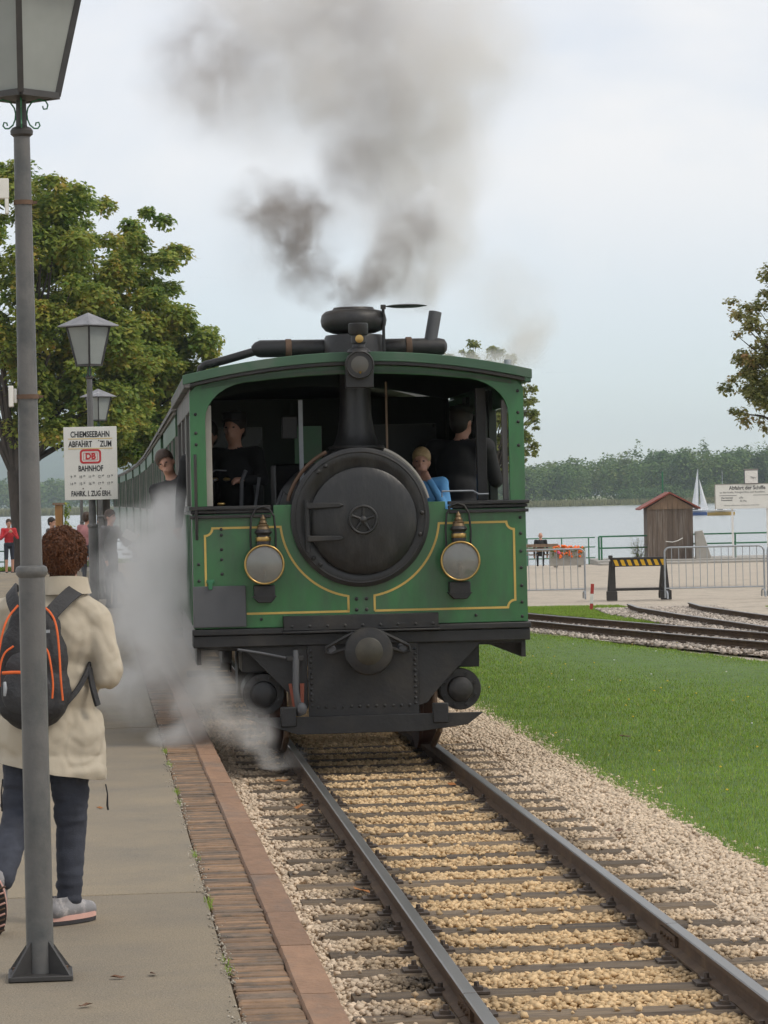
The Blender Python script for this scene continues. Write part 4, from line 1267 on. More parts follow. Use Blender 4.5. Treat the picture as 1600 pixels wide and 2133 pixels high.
# headstock, step plate, buffer and coupling
MB().span((-HW - .01, -.03, .820), (HW + .01, .25, .905)).build('headstock', M['black'], loco, bevel=.008)
MB().span((-HW - .015, -.050, .906), (HW + .015, .06, .947)).build('footplate_edge', M['black'], loco, bevel=.006)
MB().span((-.55, -.062, .925), (.53, .0, 1.028)).span((-.56, -.10, .908), (.54, -.0, .924)).build('step_plate', M['black'], loco, bevel=.005)
bf = MB().lathe([(.07, .0), (.075, -.20), (.10, -.225), (.150, -.235), (.165, -.245), (.167, -.262), (.158, -.275), (.10, -.288), (.001, -.292)], (.022, 0, .782), 'Y', 44).build('buffer', M['black'], loco)
MB().lathe([(.095, -.2885), (.09, -.2925), (.001, -.2965)], (.022, 0, .782), 'Y', 30).build('buffer_face', mat('greasy_iron', (.045, .040, .028), .45, var=.3, scale=14), bf)
for sx in (-1, 1):
    x = .022
    MB().tube([(x + sx * .10, -.17, .905), (x + sx * .20, -.18, .855), (x + sx * .285, -.17, .81), (x + sx * .292, -.16, .775), (x + sx * .25, -.15, .765), (x + sx * .15, -.17, .80)], .013, 8).build('coupling_link', M['black'], bf)
    MB().cone((x + sx * .245, -.06, .79), (x + sx * .245, -.16, .79), .034, .026, 12).build('coupling_pin', M['grey_plate'], bf)
# riveted apron with gussets, guard beam
MB().span((-.385, -.012, .325), (.385, .01, .822)).build('apron', M['black'], loco, bevel=.003)
for sx in (-1, 1):
    MB().prism([(sx * .386, .819), (sx * .84, .819), (sx * .50, .47), (sx * .45, .40), (sx * .386, .38)], .012, .035).build('gusset', M['black'], loco, bevel=.003)
    # cylinders
    cy_ = MB().lathe([(.135, .75), (.135, .15), (.146, .148), (.146, .112), (.140, .106), (.093, .104), (.090, .092), (.086, .078), (.060, .062), (.030, .056), (.001, .055)], (sx * .69, 0, .482), 'Y', 40).build('cylinder', M['black'], loco)
    bt = MB()
    for q in range(8):
        a = q * math.pi / 4 + .39
        bt.lathe([(.014, .106), (.014, .090), (.001, .088)], (sx * .69 + .118 * math.cos(a), 0, .482 + .118 * math.sin(a)), 'Y', 6)
    bt.build('flange_bolts', M['black'], cy_)
    MB().span((sx * .56, .16, .632), (sx * .835, .75, .815)).build('valve_chest', M['black'], loco, bevel=.008)
    MB().span((sx * .55, .2, .785), (sx * 1.0, 1.0, .818)).build('bracket_plate', M['black'], loco)
    # wheels with rim and spokes
    for y in (1.35, 3.15):
        w = MB().lathe([(.33, -.055), (.385, -.055), (.39, .045), (.415, .050), (.415, .070), (.33, .072)] if sx < 0 else [(.33, .055), (.385, .055), (.39, -.045), (.415, -.050), (.415, -.070), (.33, -.072)], (sx * .555, y, .39), 'X', 40).build('wheel', M['wheel_red'], loco)
        MB().lathe([(.07, -.07), (.07, .07)], (sx * .555, y, .39), 'X', 16).build('hub', M['wheel_red'], w)
        s_ = MB()
        for q in range(9):
            a = q * 2 * math.pi / 9
            s_.bar((sx * .555, y + .06 * math.cos(a), .39 + .06 * math.sin(a)), (sx * .555, y + .34 * math.cos(a), .39 + .34 * math.sin(a)), .04, .03)
        s_.build('spoke', M['wheel_red'], w)
    # sand pipe and guard iron
    MB().tube([(sx * .50, .10, .60), (sx * .50, .05, .40), (sx * .535, .08, .20), (sx * .535, .55, .06)], .022, 8).build('guard_iron', M['rail_side'], loco)
    MB().span((sx * .475, -.075, .26), (sx * .585, -.02, .40)).build('guard_clamp', M['black'], loco, bevel=.008)
gb = [(-.83, .327), (-.47, .205), (.40, .205), (.72, .245), (.83, .327)]
MB().prism(gb, -.055, -.015).build('guard_beam', M['black'], loco, bevel=.004)
# brake pipe and hose on the left, hand rod
bp = MB().tube([(-.47, -.05, .79), (-.47, -.06, .72), (-.475, -.06, .52), (-.46, -.05, .40), (-.45, -.02, .34)], [.018, .024, .022, .026, .022], 10).build('brake_pipe', M['grey_plate'], loco)
MB().box((-.475, -.05, .735), (.12, .04, .035)).build('pipe_bracket', M['black'], bp, bevel=.004)
for dx, w in ((-.043, .022), (.040, .030)):
    MB().prism([(-.47 + dx - w / 2, .56), (-.47 + dx + w / 2, .56), (-.46 + dx * .7 + w / 3, .40), (-.46 + dx * .7 - w / 3, .40)], -.06, -.045).build('red_bracket', M['rust_red'], bp)
MB().ball((-.435, -.07, .385), (.035, .03, .045)).build('hose_coupling', M['grey_plate'], bp)
MB().tube([(-.87, -.02, .805), (-.70, -.03, .775), (-.52, -.03, .735)], .010, 6).build('hand_rod', M['grey_plate'], loco)
# cab gear seen through the opening
cs = MB().span((-.98, .55, .87), (-.60, .95, 1.78)).build('control_stand', M['black'], loco, bevel=.01)
MB().tube([(-.80, .6, 1.75), (-.79, .6, 1.98), (-.76, .58, 2.05)], .014, 8).tube([(-.70, .7, 1.75), (-.66, .7, 2.0)], .012, 8).build('lever', M['grey_plate'], cs)
MB().ball((-.985, .5, 1.99), (.028, .028, .014)).ball((-.90, .5, 1.99), (.028, .028, .014)).ball((-.95, .3, 1.815), (.03, .02, .014)).build('brass_valve', M['brass'], cs)
MB().tube([(-1.04, .5, 2.02), (-.98, .5, 2.055), (-.90, .5, 2.05)], .006, 6).tube([(-1.03, .45, 1.9), (-1.0, .45, 1.98), (-.97, .45, 1.99)], .008, 6).tube([(-.55, .6, 1.76), (-.5, .6, 1.9), (-.46, .6, 1.86)], .012, 6).build('pipework', M['grey_plate'], cs)
MB().span((-.345, 1.1, 1.95), (-.315, 1.13, 2.56)).build('gauge_rod', M['galv'], loco)
MB().span((.240, .5, 2.15), (.254, .515, 2.66)).build('pull_rod', M['gable'], loco)
MB().span((-.47, 1.05, 2.28), (-.36, 1.12, 2.44)).build('tool_box', M['black'], loco, bevel=.005)
MB().tube([(.60, .2, 1.83), (.60, .2, 1.87), (.82, .2, 1.87), (.86, .2, 1.845), (.93, .2, 1.845)], .007, 6).build('rein_rod', M['galv'], loco)

# ================================================================== COACHES
M['coach_green'] = mat('coach_green', (.040, .105, .055), .5, var=.15, scale=2, col2=(.055, .085, .06), c2scale=1.4)
M['coach_roof'] = mat('coach_roof_grey', (.13, .13, .125), .7, var=.15, scale=2)
M['coach_glass'] = mat('coach_glass', (.03, .035, .035), .08, var=.05)
M['coach_trim'] = mat('coach_trim', (.21, .20, .185), .7, var=.15, scale=5)
CL = 8.6
c0 = thing('passenger_coach', 'x', 'railway coach', (0, 0, RAIL_Z), 0, 'green passenger coaches behind the locomotive')
arch_shell(1.20, 2.90, 2.66, .04, -.05, CL + .05).build('roof', M['coach_roof'], c0)
for sx in (-1, 1):
    sd = MB().span((sx * 1.15, .75, .85), (sx * 1.12, CL - .75, 1.72)).build('side_panel', M['coach_green'], c0, bevel=.005)
    MB().span((sx * 1.15, .75, 2.42), (sx * 1.12, CL - .75, 2.66)).build('head_rail', M['coach_green'], sd, bevel=.005)
    MB().span((sx * 1.175, 0, 2.60), (sx * 1.155, CL, 2.66)).build('eave_rail', M['coach_trim'], sd)
    n = 7
    for q in range(n + 1):
        y = .79 + (CL - 1.58) * q / n
        MB().span((sx * 1.154, y - .05, 1.721), (sx * 1.12, y + .05, 2.419)).build('window_post', M['coach_trim'] if q % 2 == 0 else M['coach_green'], sd)
        if q < n:
            y1 = .79 + (CL - 1.58) * (q + 1) / n
            MB().span((sx * 1.134, y + .051, 1.722), (sx * 1.128, y1 - .051, 2.418)).build('window_pane', M['coach_glass'], sd)
    MB().span((sx * 1.156, .76, 1.69), (sx * 1.08, CL - .76, 1.719)).build('window_sill', M['coach_trim'], sd)
    for y in (.02, CL - .10):
        MB().span((sx * 1.12, y, .85), (sx * 1.06, y + .08, 2.64)).build('platform_post', M['coach_trim'], c0)
        MB().span((sx * 1.12, y + .02, 1.70), (sx * .45, y + .06, 1.75)).span((sx * 1.12, y + .02, 1.28), (sx * .45, y + .06, 1.32)).build('gate_rail', M['black'], c0)
    for y in (.12, CL - .62):
        for z in (.30, .58): MB().span((sx * 1.10, y, z), (sx * .86, y + .5, z + .03)).build('step', M['black'], c0)
for y in (.75, CL - .78):
    MB().span((-1.119, y, .851), (1.119, y + .03, 2.66)).build('end_wall', M['coach_green'], c0)
MB().span((-1.14, -.03, .74), (1.14, CL + .03, .848)).build('underframe', M['black'], c0)
for y in (2.0, CL - 2.0):
    for sx in (-1, 1):
        MB().lathe([(.30, -.05), (.33, -.05), (.33, .04), (.355, .05), (.355, .065), (.30, .066)], (sx * .555, y, .33), 'X', 28).build('wheel', M['black'], c0)
        MB().span((sx * .75, y - .35, .33), (sx * .66, y + .35, .45)).build('axle_box', M['black'], c0, bevel=.01)
labs = ['green coach coupled directly behind the locomotive, half hidden by steam', 'second green coach of the train, seen along its left side', 'third green coach of the train, left side behind the steam', 'fourth green coach of the train beside the lamp posts', 'fifth green coach of the train beyond the platform sign', 'sixth green coach far back in the train', 'seventh green coach far back in the train', 'rearmost green coach at the tail of the train']
s0 = 21.6 / math.cos(TA) + 5.55
for i, lb in enumerate(labs):
    c = c0 if i == 0 else copy_tree(c0)
    s = s0 + i * (CL + .75)
    p = T(path_r(s) - .10, s, RAIL_Z)
    q = T(path_r(s + CL) - .10, s + CL, RAIL_Z)
    c.location = p
    c.rotation_euler = (0, 0, math.atan2(q.y - p.y, q.x - p.x) - math.pi / 2)
    c['label'] = lb

# ================================================================== PLATFORM FURNITURE
def lamp_post(label, loc, rz=0.0, brackets=False, detail=True):
    t = thing('lamp_post', label, 'lamp post', loc, rz, 'lamp posts along the platform')
    MB().span((-.115, -.115, .0), (.115, .115, .018)).build('base_plate', M['post_dark'], t, bevel=.003)
    bt_ = MB()
    for sx in (-.092, .092):
        for sy in (-.04, .04): bt_.cone((sx, sy, .018), (sx, sy, .032), .009, .009, 6)
    bt_.build('anchor_bolt', M['strap'], t)
    for q in range(4):
        a = q * math.pi / 2 + math.pi / 4
        c, s = math.cos(a), math.sin(a)
        P = [(c * .045, s * .045, .135), (c * .150, s * .150, .018), (c * .045, s * .045, .018)]
        n = Vector((-s, c, 0)) * .005
        m = MB().add([Vector(p) + n for p in P] + [Vector(p) - n for p in P], [(0, 1, 2), (5, 4, 3), (0, 3, 4, 1), (1, 4, 5, 2), (2, 5, 3, 0)])
        m.build('gusset', M['post_dark'], t)
    po = MB().lathe([(.050, .018), (.049, .15), (.047, 1.45)], n=12).build('lower_post', M['post_grey'], t)
    MB().lathe([(.047, 1.438), (.056, 1.450), (.058, 1.464), (.054, 1.476), (.042, 1.482)], n=24).build('collar', M['post_grey'], t)
    MB().lathe([(.040, 1.478), (.029, 3.03)], n=12).build('upper_post', M['post_grey'], t)
    MB().lathe([(.030, 3.022), (.040, 3.030), (.041, 3.044), (.034, 3.054), (.020, 3.060), (.018, 3.155)], n=20).build('neck', M['post_dark'], t)
    if detail:
        for q in range(4):
            a = q * math.pi / 2
            c, s = math.cos(a), math.sin(a)
            pts = []
            for (x, z) in [(.020, 3.105), (.022, 3.085), (.030, 3.065), (.045, 3.052), (.058, 3.052), (.066, 3.062), (.062, 3.074), (.052, 3.072), (.050, 3.062)]: pts.append((c * x, s * x, z))
            sc = MB().tube(pts, .0032, 6)
            pts = []
            for (x, z) in [(.020, 3.105), (.024, 3.125), (.040, 3.148), (.065, 3.156), (.088, 3.150), (.096, 3.136), (.092, 3.122), (.080, 3.121), (.077, 3.132)]: pts.append((c * x, s * x, z))
            sc.tube(pts, .0032, 6).build('scroll', M['rail_green'], t)
    # square lantern with a corner to the track
    b, tp = .132, .228
    z0, z1 = 3.168, 3.578
    ang = [q * math.pi / 2 for q in range(4)]
    ln = MB()
    for q in range(4):
        p = Vector((b * math.cos(ang[q]), b * math.sin(ang[q]), z0)); r_ = Vector((tp * math.cos(ang[q]), tp * math.sin(ang[q]), z1))
        p2 = Vector((b * math.cos(ang[(q + 1) % 4]), b * math.sin(ang[(q + 1) % 4]), z0)); r2 = Vector((tp * math.cos(ang[(q + 1) % 4]), tp * math.sin(ang[(q + 1) % 4]), z1))
        ln.bar(p, r_, .022); ln.bar(p, p2, .022); ln.bar(r_, r2, .020)
    lantern = ln.build('lantern', M['post_dark'], t)
    MB().prism([(b * .95 * math.cos(a), b * .95 * math.sin(a)) for a in ang], z0 - .008, z0 + .006, 'XY').build('lantern_floor', M['post_dark'], lantern)
    for q in range(4):
        e = (ang[q] + ang[(q + 1) % 4]) / 2 if q < 3 else ang[3] + math.pi / 4
        k = .985
        P = [Vector((b * k * math.cos(ang[q]), b * k * math.sin(ang[q]), z0)), Vector((b * k * math.cos(ang[(q + 1) % 4]), b * k * math.sin(ang[(q + 1) % 4]), z0)), Vector((tp * k * math.cos(ang[(q + 1) % 4]), tp * k * math.sin(ang[(q + 1) % 4]), z1)), Vector((tp * k * math.cos(ang[q]), tp * k * math.sin(ang[q]), z1))]
        n = Vector((math.cos(e), math.sin(e), -.2)) * -.004
        MB().add(P + [p + n for p in P], [(0, 1, 2, 3), (7, 6, 5, 4), (0, 4, 5, 1), (1, 5, 6, 2), (2, 6, 7, 3), (3, 7, 4, 0)]).build('pane', M['lamp_glass'], lantern, smooth=False)
    w = .325
    V = [(w * math.cos(a), w * math.sin(a), z1 + .012) for a in ang] + [(w * math.cos(a), w * math.sin(a), z1 + .001) for a in ang] + [(0, 0, z1 + .150)]
    MB().add(V, [(0, 1, 8), (1, 2, 8), (2, 3, 8), (3, 0, 8), (7, 6, 5, 4), (0, 4, 5, 1), (1, 5, 6, 2), (2, 6, 7, 3), (3, 7, 4, 0)]).build('lantern_roof', M['lamp_roof'], lantern, smooth=False)
    if brackets:
        for (z, r_) in ((2.786, .031), (2.088, .037)):
            MB().lathe([(r_ + .002, z - .008), (r_ + .004, z - .008), (r_ + .004, z + .008), (r_ + .002, z + .008)], n=20).box((r_ + .010, 0, z), (.018, .012, .010)).build('clamp_strap', M['strap'], t)
        MB().span((-.24, -.02, 2.800), (-.050, .02, 2.872)).span((-.066, -.02, 2.745), (-.052, .02, 2.800)).build('sign_bracket', M['sign_white'], t, bevel=.003)
        MB().span((-.068, -.02, 2.052), (-.050, .02, 2.128)).span((-.050, -.012, 2.066), (-.037, .012, 2.118)).build('sign_bracket', M['sign_white'], t, bevel=.003)
    return t
lamp_post('tall grey lamp post in the left foreground, in front of the walking woman', (-1.272, 11.16, PZ), PA + .02, True)
lamp_post('lamp post carrying the white departure sign, roofed lantern before the chestnut', (-3.10, 33, PZ), PA + .03)
lamp_post('smaller lamp post seen just right of and behind the sign lamp post', (-5.02, 55, PZ), PA)
lamp_post('farthest lamp post, roof peak just above the departure sign', (-7.5, 77, .05), PA, detail=False)

# --- departure sign
sg = thing('departure_sign', 'white enamel departure sign with black lettering and red railway logo on a lamp post', 'sign', (-3.10, 32.93, 0), .03)
MB().span((-.281, -.006, 2.008), (.281, .006, 2.782)).build('panel', M['sign_white'], sg, bevel=.003)
rot90 = (math.pi / 2, 0, 0)
def st(body, z, size, x=0, sx=1.0, bold=.0, m_=None, y=-.0075):
    return text_part(body, size, m_ or M['sign_black'], sg, (x, y, z), rot90, .001, sx=sx, bold=bold)
st('CHIEMSEEBAHN', 2.700, .088, sx=.66, bold=.002)
st('ABFAHRT', 2.597, .088, -.105, sx=.66, bold=.002)
st('ZUM', 2.597, .088, .165, sx=.66, bold=.002)
MB().span((-.235, -.0085, 2.653), (.235, -.0066, 2.660)).span((-.235, -.0085, 2.548), (.235, -.0066, 2.555)).build('underline', M['sign_yellow'], sg)
def rrect(cx, cz, w, h, r, n=6):
    P = []
    for (sx, sz, a0) in ((1, 1, 0), (-1, 1, 90), (-1, -1, 180), (1, -1, 270)):
        for q in range(n + 1):
            a = R(a0 + 90 * q / n)
            P.append((cx + sx * (w / 2 - r) + r * math.cos(a), cz + sz * (h / 2 - r) + r * math.sin(a)))
    return P
MB().ring(rrect(0, 2.468, .226, .152, .038), rrect(0, 2.468, .184, .110, .020), -.0085, -.0066).build('logo_frame', M['sign_red'], sg, smooth=False)
MB().ring(rrect(0, 2.468, .150, .078, .006), rrect(0, 2.468, .142, .070, .004), -.0085, -.0066).build('logo_frame', M['sign_red'], sg, smooth=False)
st('DB', 2.467, .088, sx=.95, bold=.004, m_=M['sign_red'])
st('BAHNHOF', 2.338, .084, sx=.66, bold=.002)
for row, (z, nums) in enumerate(((2.252, ('9', '10', '11', '12', '13')), (2.178, ('14', '15', '16', '17', '17')))):
    for q, nm in enumerate(nums):
        x = -.195 + q * .098
        st(nm, z, .040, x - .012, sx=.8); st('30' if (q, row) != (4, 1) else '55', z + .010, .026, x + .026, sx=.8)
st('FAHRK. I. ZUG ERH.', 2.072, .078, sx=.62, bold=.002)
MB().cone((-.085, -.007, 2.128), (-.085, -.012, 2.128), .007, .006, 10).cone((.10, -.007, 2.128), (.10, -.012, 2.128), .007, .006, 10).cone((-.085, -.007, 2.635), (-.085, -.012, 2.635), .007, .006, 10).cone((.09, -.007, 2.635), (.09, -.012, 2.635), .007, .006, 10).build('bolt', M['clip'], sg)

# ================================================================== LAKESIDE FURNITURE
def barrier(label, x0, y, w=1.90, h=.98, rz=0.0):
    t = thing('crowd_barrier', label, 'barrier', (x0, y, float(gz(x0 + .9, y))), rz, 'galvanised crowd barriers')
    r = .10
    pts = [(0, 0, .02), (0, 0, h - r)] + [(r - r * math.cos(a), 0, h - r + r * math.sin(a)) for a in np.linspace(.2, math.pi / 2, 5)] + [(w - r + r * math.sin(a), 0, h - r + r * math.cos(a)) for a in np.linspace(0, math.pi / 2 - .2, 5)] + [(w, 0, h - r), (w, 0, .02)]
    MB().tube(pts, .018, 10).build('frame', M['galv'], t)
    MB().tube([(0, 0, .20), (w, 0, .20)], .013, 8).build('bottom_rail', M['galv'], t)
    n = 14
    bm_ = MB().tube([(0, 0, .20), (0, 0, h - .015)], .0075, 6).mesh('bar'); bm_.materials.append(M['galv'])
    for q in range(1, n): link('bar', bm_, t, (w * q / n, 0, 0))
    for x in (.02, w - .02):
        MB().tube([(x, -.30, .01), (x, -.28, .10), (x, -.18, .145), (x, 0, .15), (x, .18, .145), (x, .28, .10), (x, .30, .01)], .016, 8).build('foot', M['galv'], t)
    return t
barrier('galvanised barrier between the locomotive and the buffer stop', 1.97, 60.2)
barrier('galvanised barrier directly right of the striped buffer stop', 5.34, 59.3)
barrier('galvanised barrier cut by the right picture edge', 7.31, 59.3)

bs = thing('buffer_stop', 'dark timber buffer stop with yellow and black striped beam', 'buffer stop', (4.86, 59.6, float(gz(4.86, 59.6))))
for sx in (-1, 1):
    lg = MB().prism([(sx * .60, -.02), (sx * .44, -.02), (sx * .455, .80), (sx * .530, .80)], -.09, .05).build('leg', M['dark_frame'], bs, bevel=.008)
    MB().bar((sx * .50, .10, .70), (sx * .50, .85, .02), .10).build('back_strut', M['dark_frame'], lg)
    MB().span((sx * .62, -.12, -.02), (sx * .42, .08, .16)).build('foot_block', M['dark_frame'], lg, bevel=.008)
beam = MB().span((-.52, -.13, .63), (.52, .02, .80)).build('beam', M['warn_black'], bs, bevel=.006)
for q in range(8):
    x = -.49 + q * .128
    P = [(x + .045, .648), (x + .115, .648), (x + .070, .762), (x, .762)]
    P = [(min(max(u, -.515), .515), v) for u, v in P]
    MB().prism(P, -.136, -.131).build('stripe', M['warn_yellow'], beam, smooth=False)
MB().span((-.54, -.14, .765), (.54, .03, .805)).build('cap_board', M['dark_frame'], beam, bevel=.004)
MB().span((-.45, -.05, .165), (.45, .0, .215)).build('lower_rail', M['dark_frame'], bs)
MB().span((-.575, -.16, .78), (-.50, -.02, .85)).build('end_knob', M['dark_frame'], beam, bevel=.006)

mp = thing('marker_post', 'short red and white marker post standing in the small grass patch', 'marker post', (3.58, 54.2, float(gz(3.58, 54.2)) - .02))
mp.rotation_euler = (0, R(4), 0)
for (z0, z1, mm) in ((0, .13, 'post_red'), (.13, .30, 'post_white'), (.30, .475, 'post_red')):
    MB().span((-.028, -.028, z0), (.028, .028, z1)).build('band', M[mm], mp, smooth=False)

# --- green railings by the water
def railing(label, x0, x1, y, z, top, rails, posts, r=.022):
    t = thing('railing', label, 'railing', (x0, y, z), 0, 'green railings along the quay')
    for h in rails: MB().tube([(0, 0, h), (x1 - x0, 0, h)], r, 8).build('rail', M['rail_green'], t)
    for p in posts: MB().tube([(p, 0, -.05), (p, 0, top)], r * 1.15, 8).build('post', M['rail_green'], t)
    return t
railing('thin green railing behind the bench and flower trough', 4.2, 8.2, 121, -.82, 1.03, (1.03, .66, .24), (0, 1.35, 2.7, 3.75))
railing('green railing between the flower trough and the shed', 8.28, 10.30, 120, -.80, 1.05, (1.05, .60), (0, .10, 2.02), .032)
railing('green railing right of the shed below the notice board', 11.56, 17.6, 119.6, -.80, 1.07, (1.07, .70), (0, 1.95, 3.9, 6.0), .030)
railing('green railing at the water edge on the far left', -17, -12.75, 104.5, -.2, .62, (.62, .26), (0, 2.1, 4.2), .022)

# quay edge stones
q = MB()
q.span((8.1, 116.8, -1.4), (19, 118.3, -.72)).span((8.1, 118.3, -1.4), (19, 123.2, -.66))
struct(q.build('quay_edge', M['concrete'], bevel=.02))

# --- shed
sh = thing('wooden_shed', 'small weathered wooden shed with red gable roof by the water', 'shed', (11.0, 119.4, -.72), 0)
core = MB().prism([(-.86, 0), (.86, 0), (.86, 2.08), (0, 2.55), (-.86, 2.08)], .03, 1.9).build('wall', M['plank'], sh)
for i in range(9):
    x0 = -.885 + i * .1967; x1 = x0 + .188
    zt = 2.02
    MB().prism([(x0, .02 + .01 * (i % 3)), (x1, .02 + .01 * (i % 3)), (x1, zt), (x0, zt)], -.004 * (i % 2), .028).build('plank', M['plank'], core, smooth=False)
for i in range(9):
    x0 = -.885 + i * .1967; x1 = x0 + .19
    f = lambda x: 2.56 - .545 * abs(x) / .885
    P = [(x0, 1.98), (x1, 1.98), (x1, f(x1))] + ([(0, f(0))] if x0 < 0 < x1 else []) + [(x0, f(x0))]
    MB().prism(P, -.045, -.008).build('gable_board', M['gable'], core, smooth=False)
for sx in (-1, 1):
    P = [(0, 2.64), (sx * 1.16, 2.02), (sx * 1.16, 1.96), (0, 2.58)]
    MB().prism(P, -.20, 2.05).build('roof', M['roof_red'], sh, smooth=False)
tag(MB().cone((10.97, 122, -.8), (10.97, 122, 2.72), .035, .03, 10).build('flag_pole', M['rail_green']), 'thin green pole rising behind the shed roof', 'pole')
wl_ = MB().prism([(11.92, -.95), (12.62, -.95), (12.20, .42), (11.92, .38)], 119.0, 119.35).build('concrete_block', M['concrete'], bevel=.02)
tag(wl_, 'sloping pale concrete block against the right side of the shed', 'block')
tag(MB().tube([(10.80, 119.2, .02), (11.05, 119.15, -.01), (11.25, 119.15, .04), (11.45, 119.2, .14)], .018, 6).build('rope', M['sign_white']), 'short white rope hanging in front of the shed', 'rope')

# --- notice board and clock
nb = thing('notice_board', 'large white ship departure board on two white posts at the right edge', 'notice board', (14.08, 119.0, -.78))
MB().span((-1.36, -.03, 2.00), (1.36, .03, 2.93)).build('panel', M['sign_white'], nb, bevel=.006)
MB().span((-1.38, -.036, 2.925), (1.38, .036, 2.95)).span((-1.385, -.036, 1.99), (-1.36, .036, 2.95)).build('frame', M['concrete'], nb)
for x in (-.72, .62): MB().span((x - .035, .031, -.1), (x + .035, .09, 2.9)).build('post', M['post_white'], nb)
def nt(body, x, z, size, sx=1, al='LEFT', bold=0):
    text_part(body, size, M['sign_black'], nb, (x, -.032, z), rot90, .001, al, sx, bold)
nt('Abfahrt der Schiffe', -.84, 2.79, .20, .92, bold=.004)
nt('zu den Inseln, Königsschloss und Rundfahrt', -1.20, 2.63, .105, .95)
nt('Herreninsel', -1.15, 2.42, .085, 1.1, bold=.002); nt('Fraueninsel', -1.15, 2.33, .085, 1.1, bold=.002)
nt('alle', -.46, 2.42, .12); nt('30 Min', -.44, 2.29, .10)
nt('Fahrkarten erhalten Sie an der Kasse oder auf dem Schiff', -1.05, 2.13, .062, .95)
MB().span((-1.21, -.034, 2.50), (-.55, -.031, 2.516)).span((.08, -.034, 2.50), (.9, -.031, 2.516)).build('rule', M['sign_black'], nb)
ck = thing('station_clock', 'square white clock standing on top of the notice board', 'clock', (14.10, 119.0, 2.17))
MB().span((-.26, -.09, .0), (.26, .09, .53)).build('case', M['grey_plate'], ck, bevel=.015)
face = MB().span((-.245, -.10, .015), (.245, -.091, .50)).build('face', M['post_white'], ck)
MB().span((-.27, -.10, .53), (.27, .10, .56)).build('cap', M['concrete'], ck)
for hh, ln, w in ((4 + 17 / 60, .12, .030), (17 / 5, .19, .020)):
    a = R(90 - hh * 30)
    MB().bar((-.03 * math.cos(a), -.104, .258 - .03 * math.sin(a)), (ln * math.cos(a), -.104, .258 + ln * math.sin(a)), .006, w, up=(0, 1, 0)).build('hand', M['sign_black'], ck)
tk = MB()
for q in range(12):
    a = R(q * 30)
    tk.bar((.185 * math.cos(a), -.1015, .258 + .185 * math.sin(a)), (.215 * math.cos(a), -.1015, .258 + .215 * math.sin(a)), .003, .016, up=(0, 1, 0))
tk.build('hour_marks', M['sign_black'], face)

# --- flower trough
M['flower_o'] = mat('orange_flower', (.85, .16, .02), .6, var=.15, scale=30, island=.2)
M['flower_p'] = mat('pink_flower', (.65, .10, .22), .6, var=.15, scale=30)
tr = thing('flower_trough', 'concrete trough of orange flowers behind the left barrier', 'planter', (6.58, 112, float(gz(6.58, 112))))
o_ = rrect(0, 0, 1.30, .55, .04); i_ = rrect(0, 0, 1.16, .41, .03)
MB().ring(o_, i_, .06, .56, 'XY').prism(rrect(0, 0, 1.2, .45, .03), .06, .50, 'XY').build('trough', M['concrete'], tr, bevel=.01)
for x in (-.42, .42): MB().span((x - .06, -.2, 0), (x + .06, .2, .058)).build('foot', M['concrete'], tr)
n = 900
P = np.column_stack([rng.uniform(-.62, .62, n), rng.uniform(-.33, .2, n), np.zeros(n)])
P[:, 2] = .60 + rng.uniform(-.05, .12, n) - np.where(P[:, 1] < -.24, rng.uniform(0, .28, n), 0)
V, F = leaves(P, np.tile([0, -.5, .4], (n, 1)), rng.uniform(.05, .09, n))
link('foliage', np_mesh('foliage', V, F, M['leaf_ash']), tr)
fl = MB()
for q in range(70):
    x = random.uniform(-.60, .5) + .06; y = random.choice((-.1, -.32, .0, -.3)); z = .66 + random.uniform(-.03, .12) - (random.uniform(0, .30) if y < -.2 else 0)
    fl.ball((x, y, z), (.05, .045, .045), 7, 5)
stuff(fl.build('flowers', M['flower_o'], tr))
stuff(MB().ball((-.30, -.34, .52), (.05, .04, .05)).ball((-.34, -.32, .55), (.05, .04, .05)).build('flowers', M['flower_p'], tr))

# --- bench
bn = thing('park_bench', 'dark wooden bench facing the lake beside the flower trough', 'bench', (5.55, 115.5, float(gz(5.55, 115.5))))
for z, y in ((.44, -.05), (.44, .10), (.44, .25)): MB().span((-.9, y - .06, z - .02), (.9, y + .06, z + .02)).build('seat_slat', M['gable'], bn)
for z in (.62, .78): MB().span((-.9, -.20, z - .06), (.9, -.16, z + .06)).build('back_slat', M['gable'], bn)
for x in (-.75, .75):
    MB().span((x - .03, -.15, 0), (x + .03, -.10, .84)).span((x - .03, .25, 0), (x + .03, .30, .42)).build('leg', M['dark_frame'], bn)

# --- sparse bush at the quay
bt = thing('bush', 'sparse twiggy bush on the quay left of the shed', 'bush', (9.75, 119.6, -.75))
tw = MB(); pts = []
for q in range(26):
    a = random.uniform(0, 6.28); rr = random.uniform(.1, .55); h = random.uniform(.3, .95)
    e = Vector((rr * math.cos(a), rr * math.sin(a) * .5, h))
    tw.tube([(0, 0, 0), e * .5 + Vector((0, 0, .1)), e], [.008, .006, .003], 5)
    for k in range(14): pts.append(tuple(e * random.uniform(.5, 1.05) + Vector((random.gauss(0, .05), random.gauss(0, .05), random.gauss(0, .05)))))
tw.build('stem', M['bark'], bt)
P = np.array(pts); V, F = leaves(P, np.tile([0, 0, 1.0], (len(P), 1)), rng.uniform(.04, .08, len(P)))
link('foliage', np_mesh('foliage', V, F, M['leaf_ash']), bt)

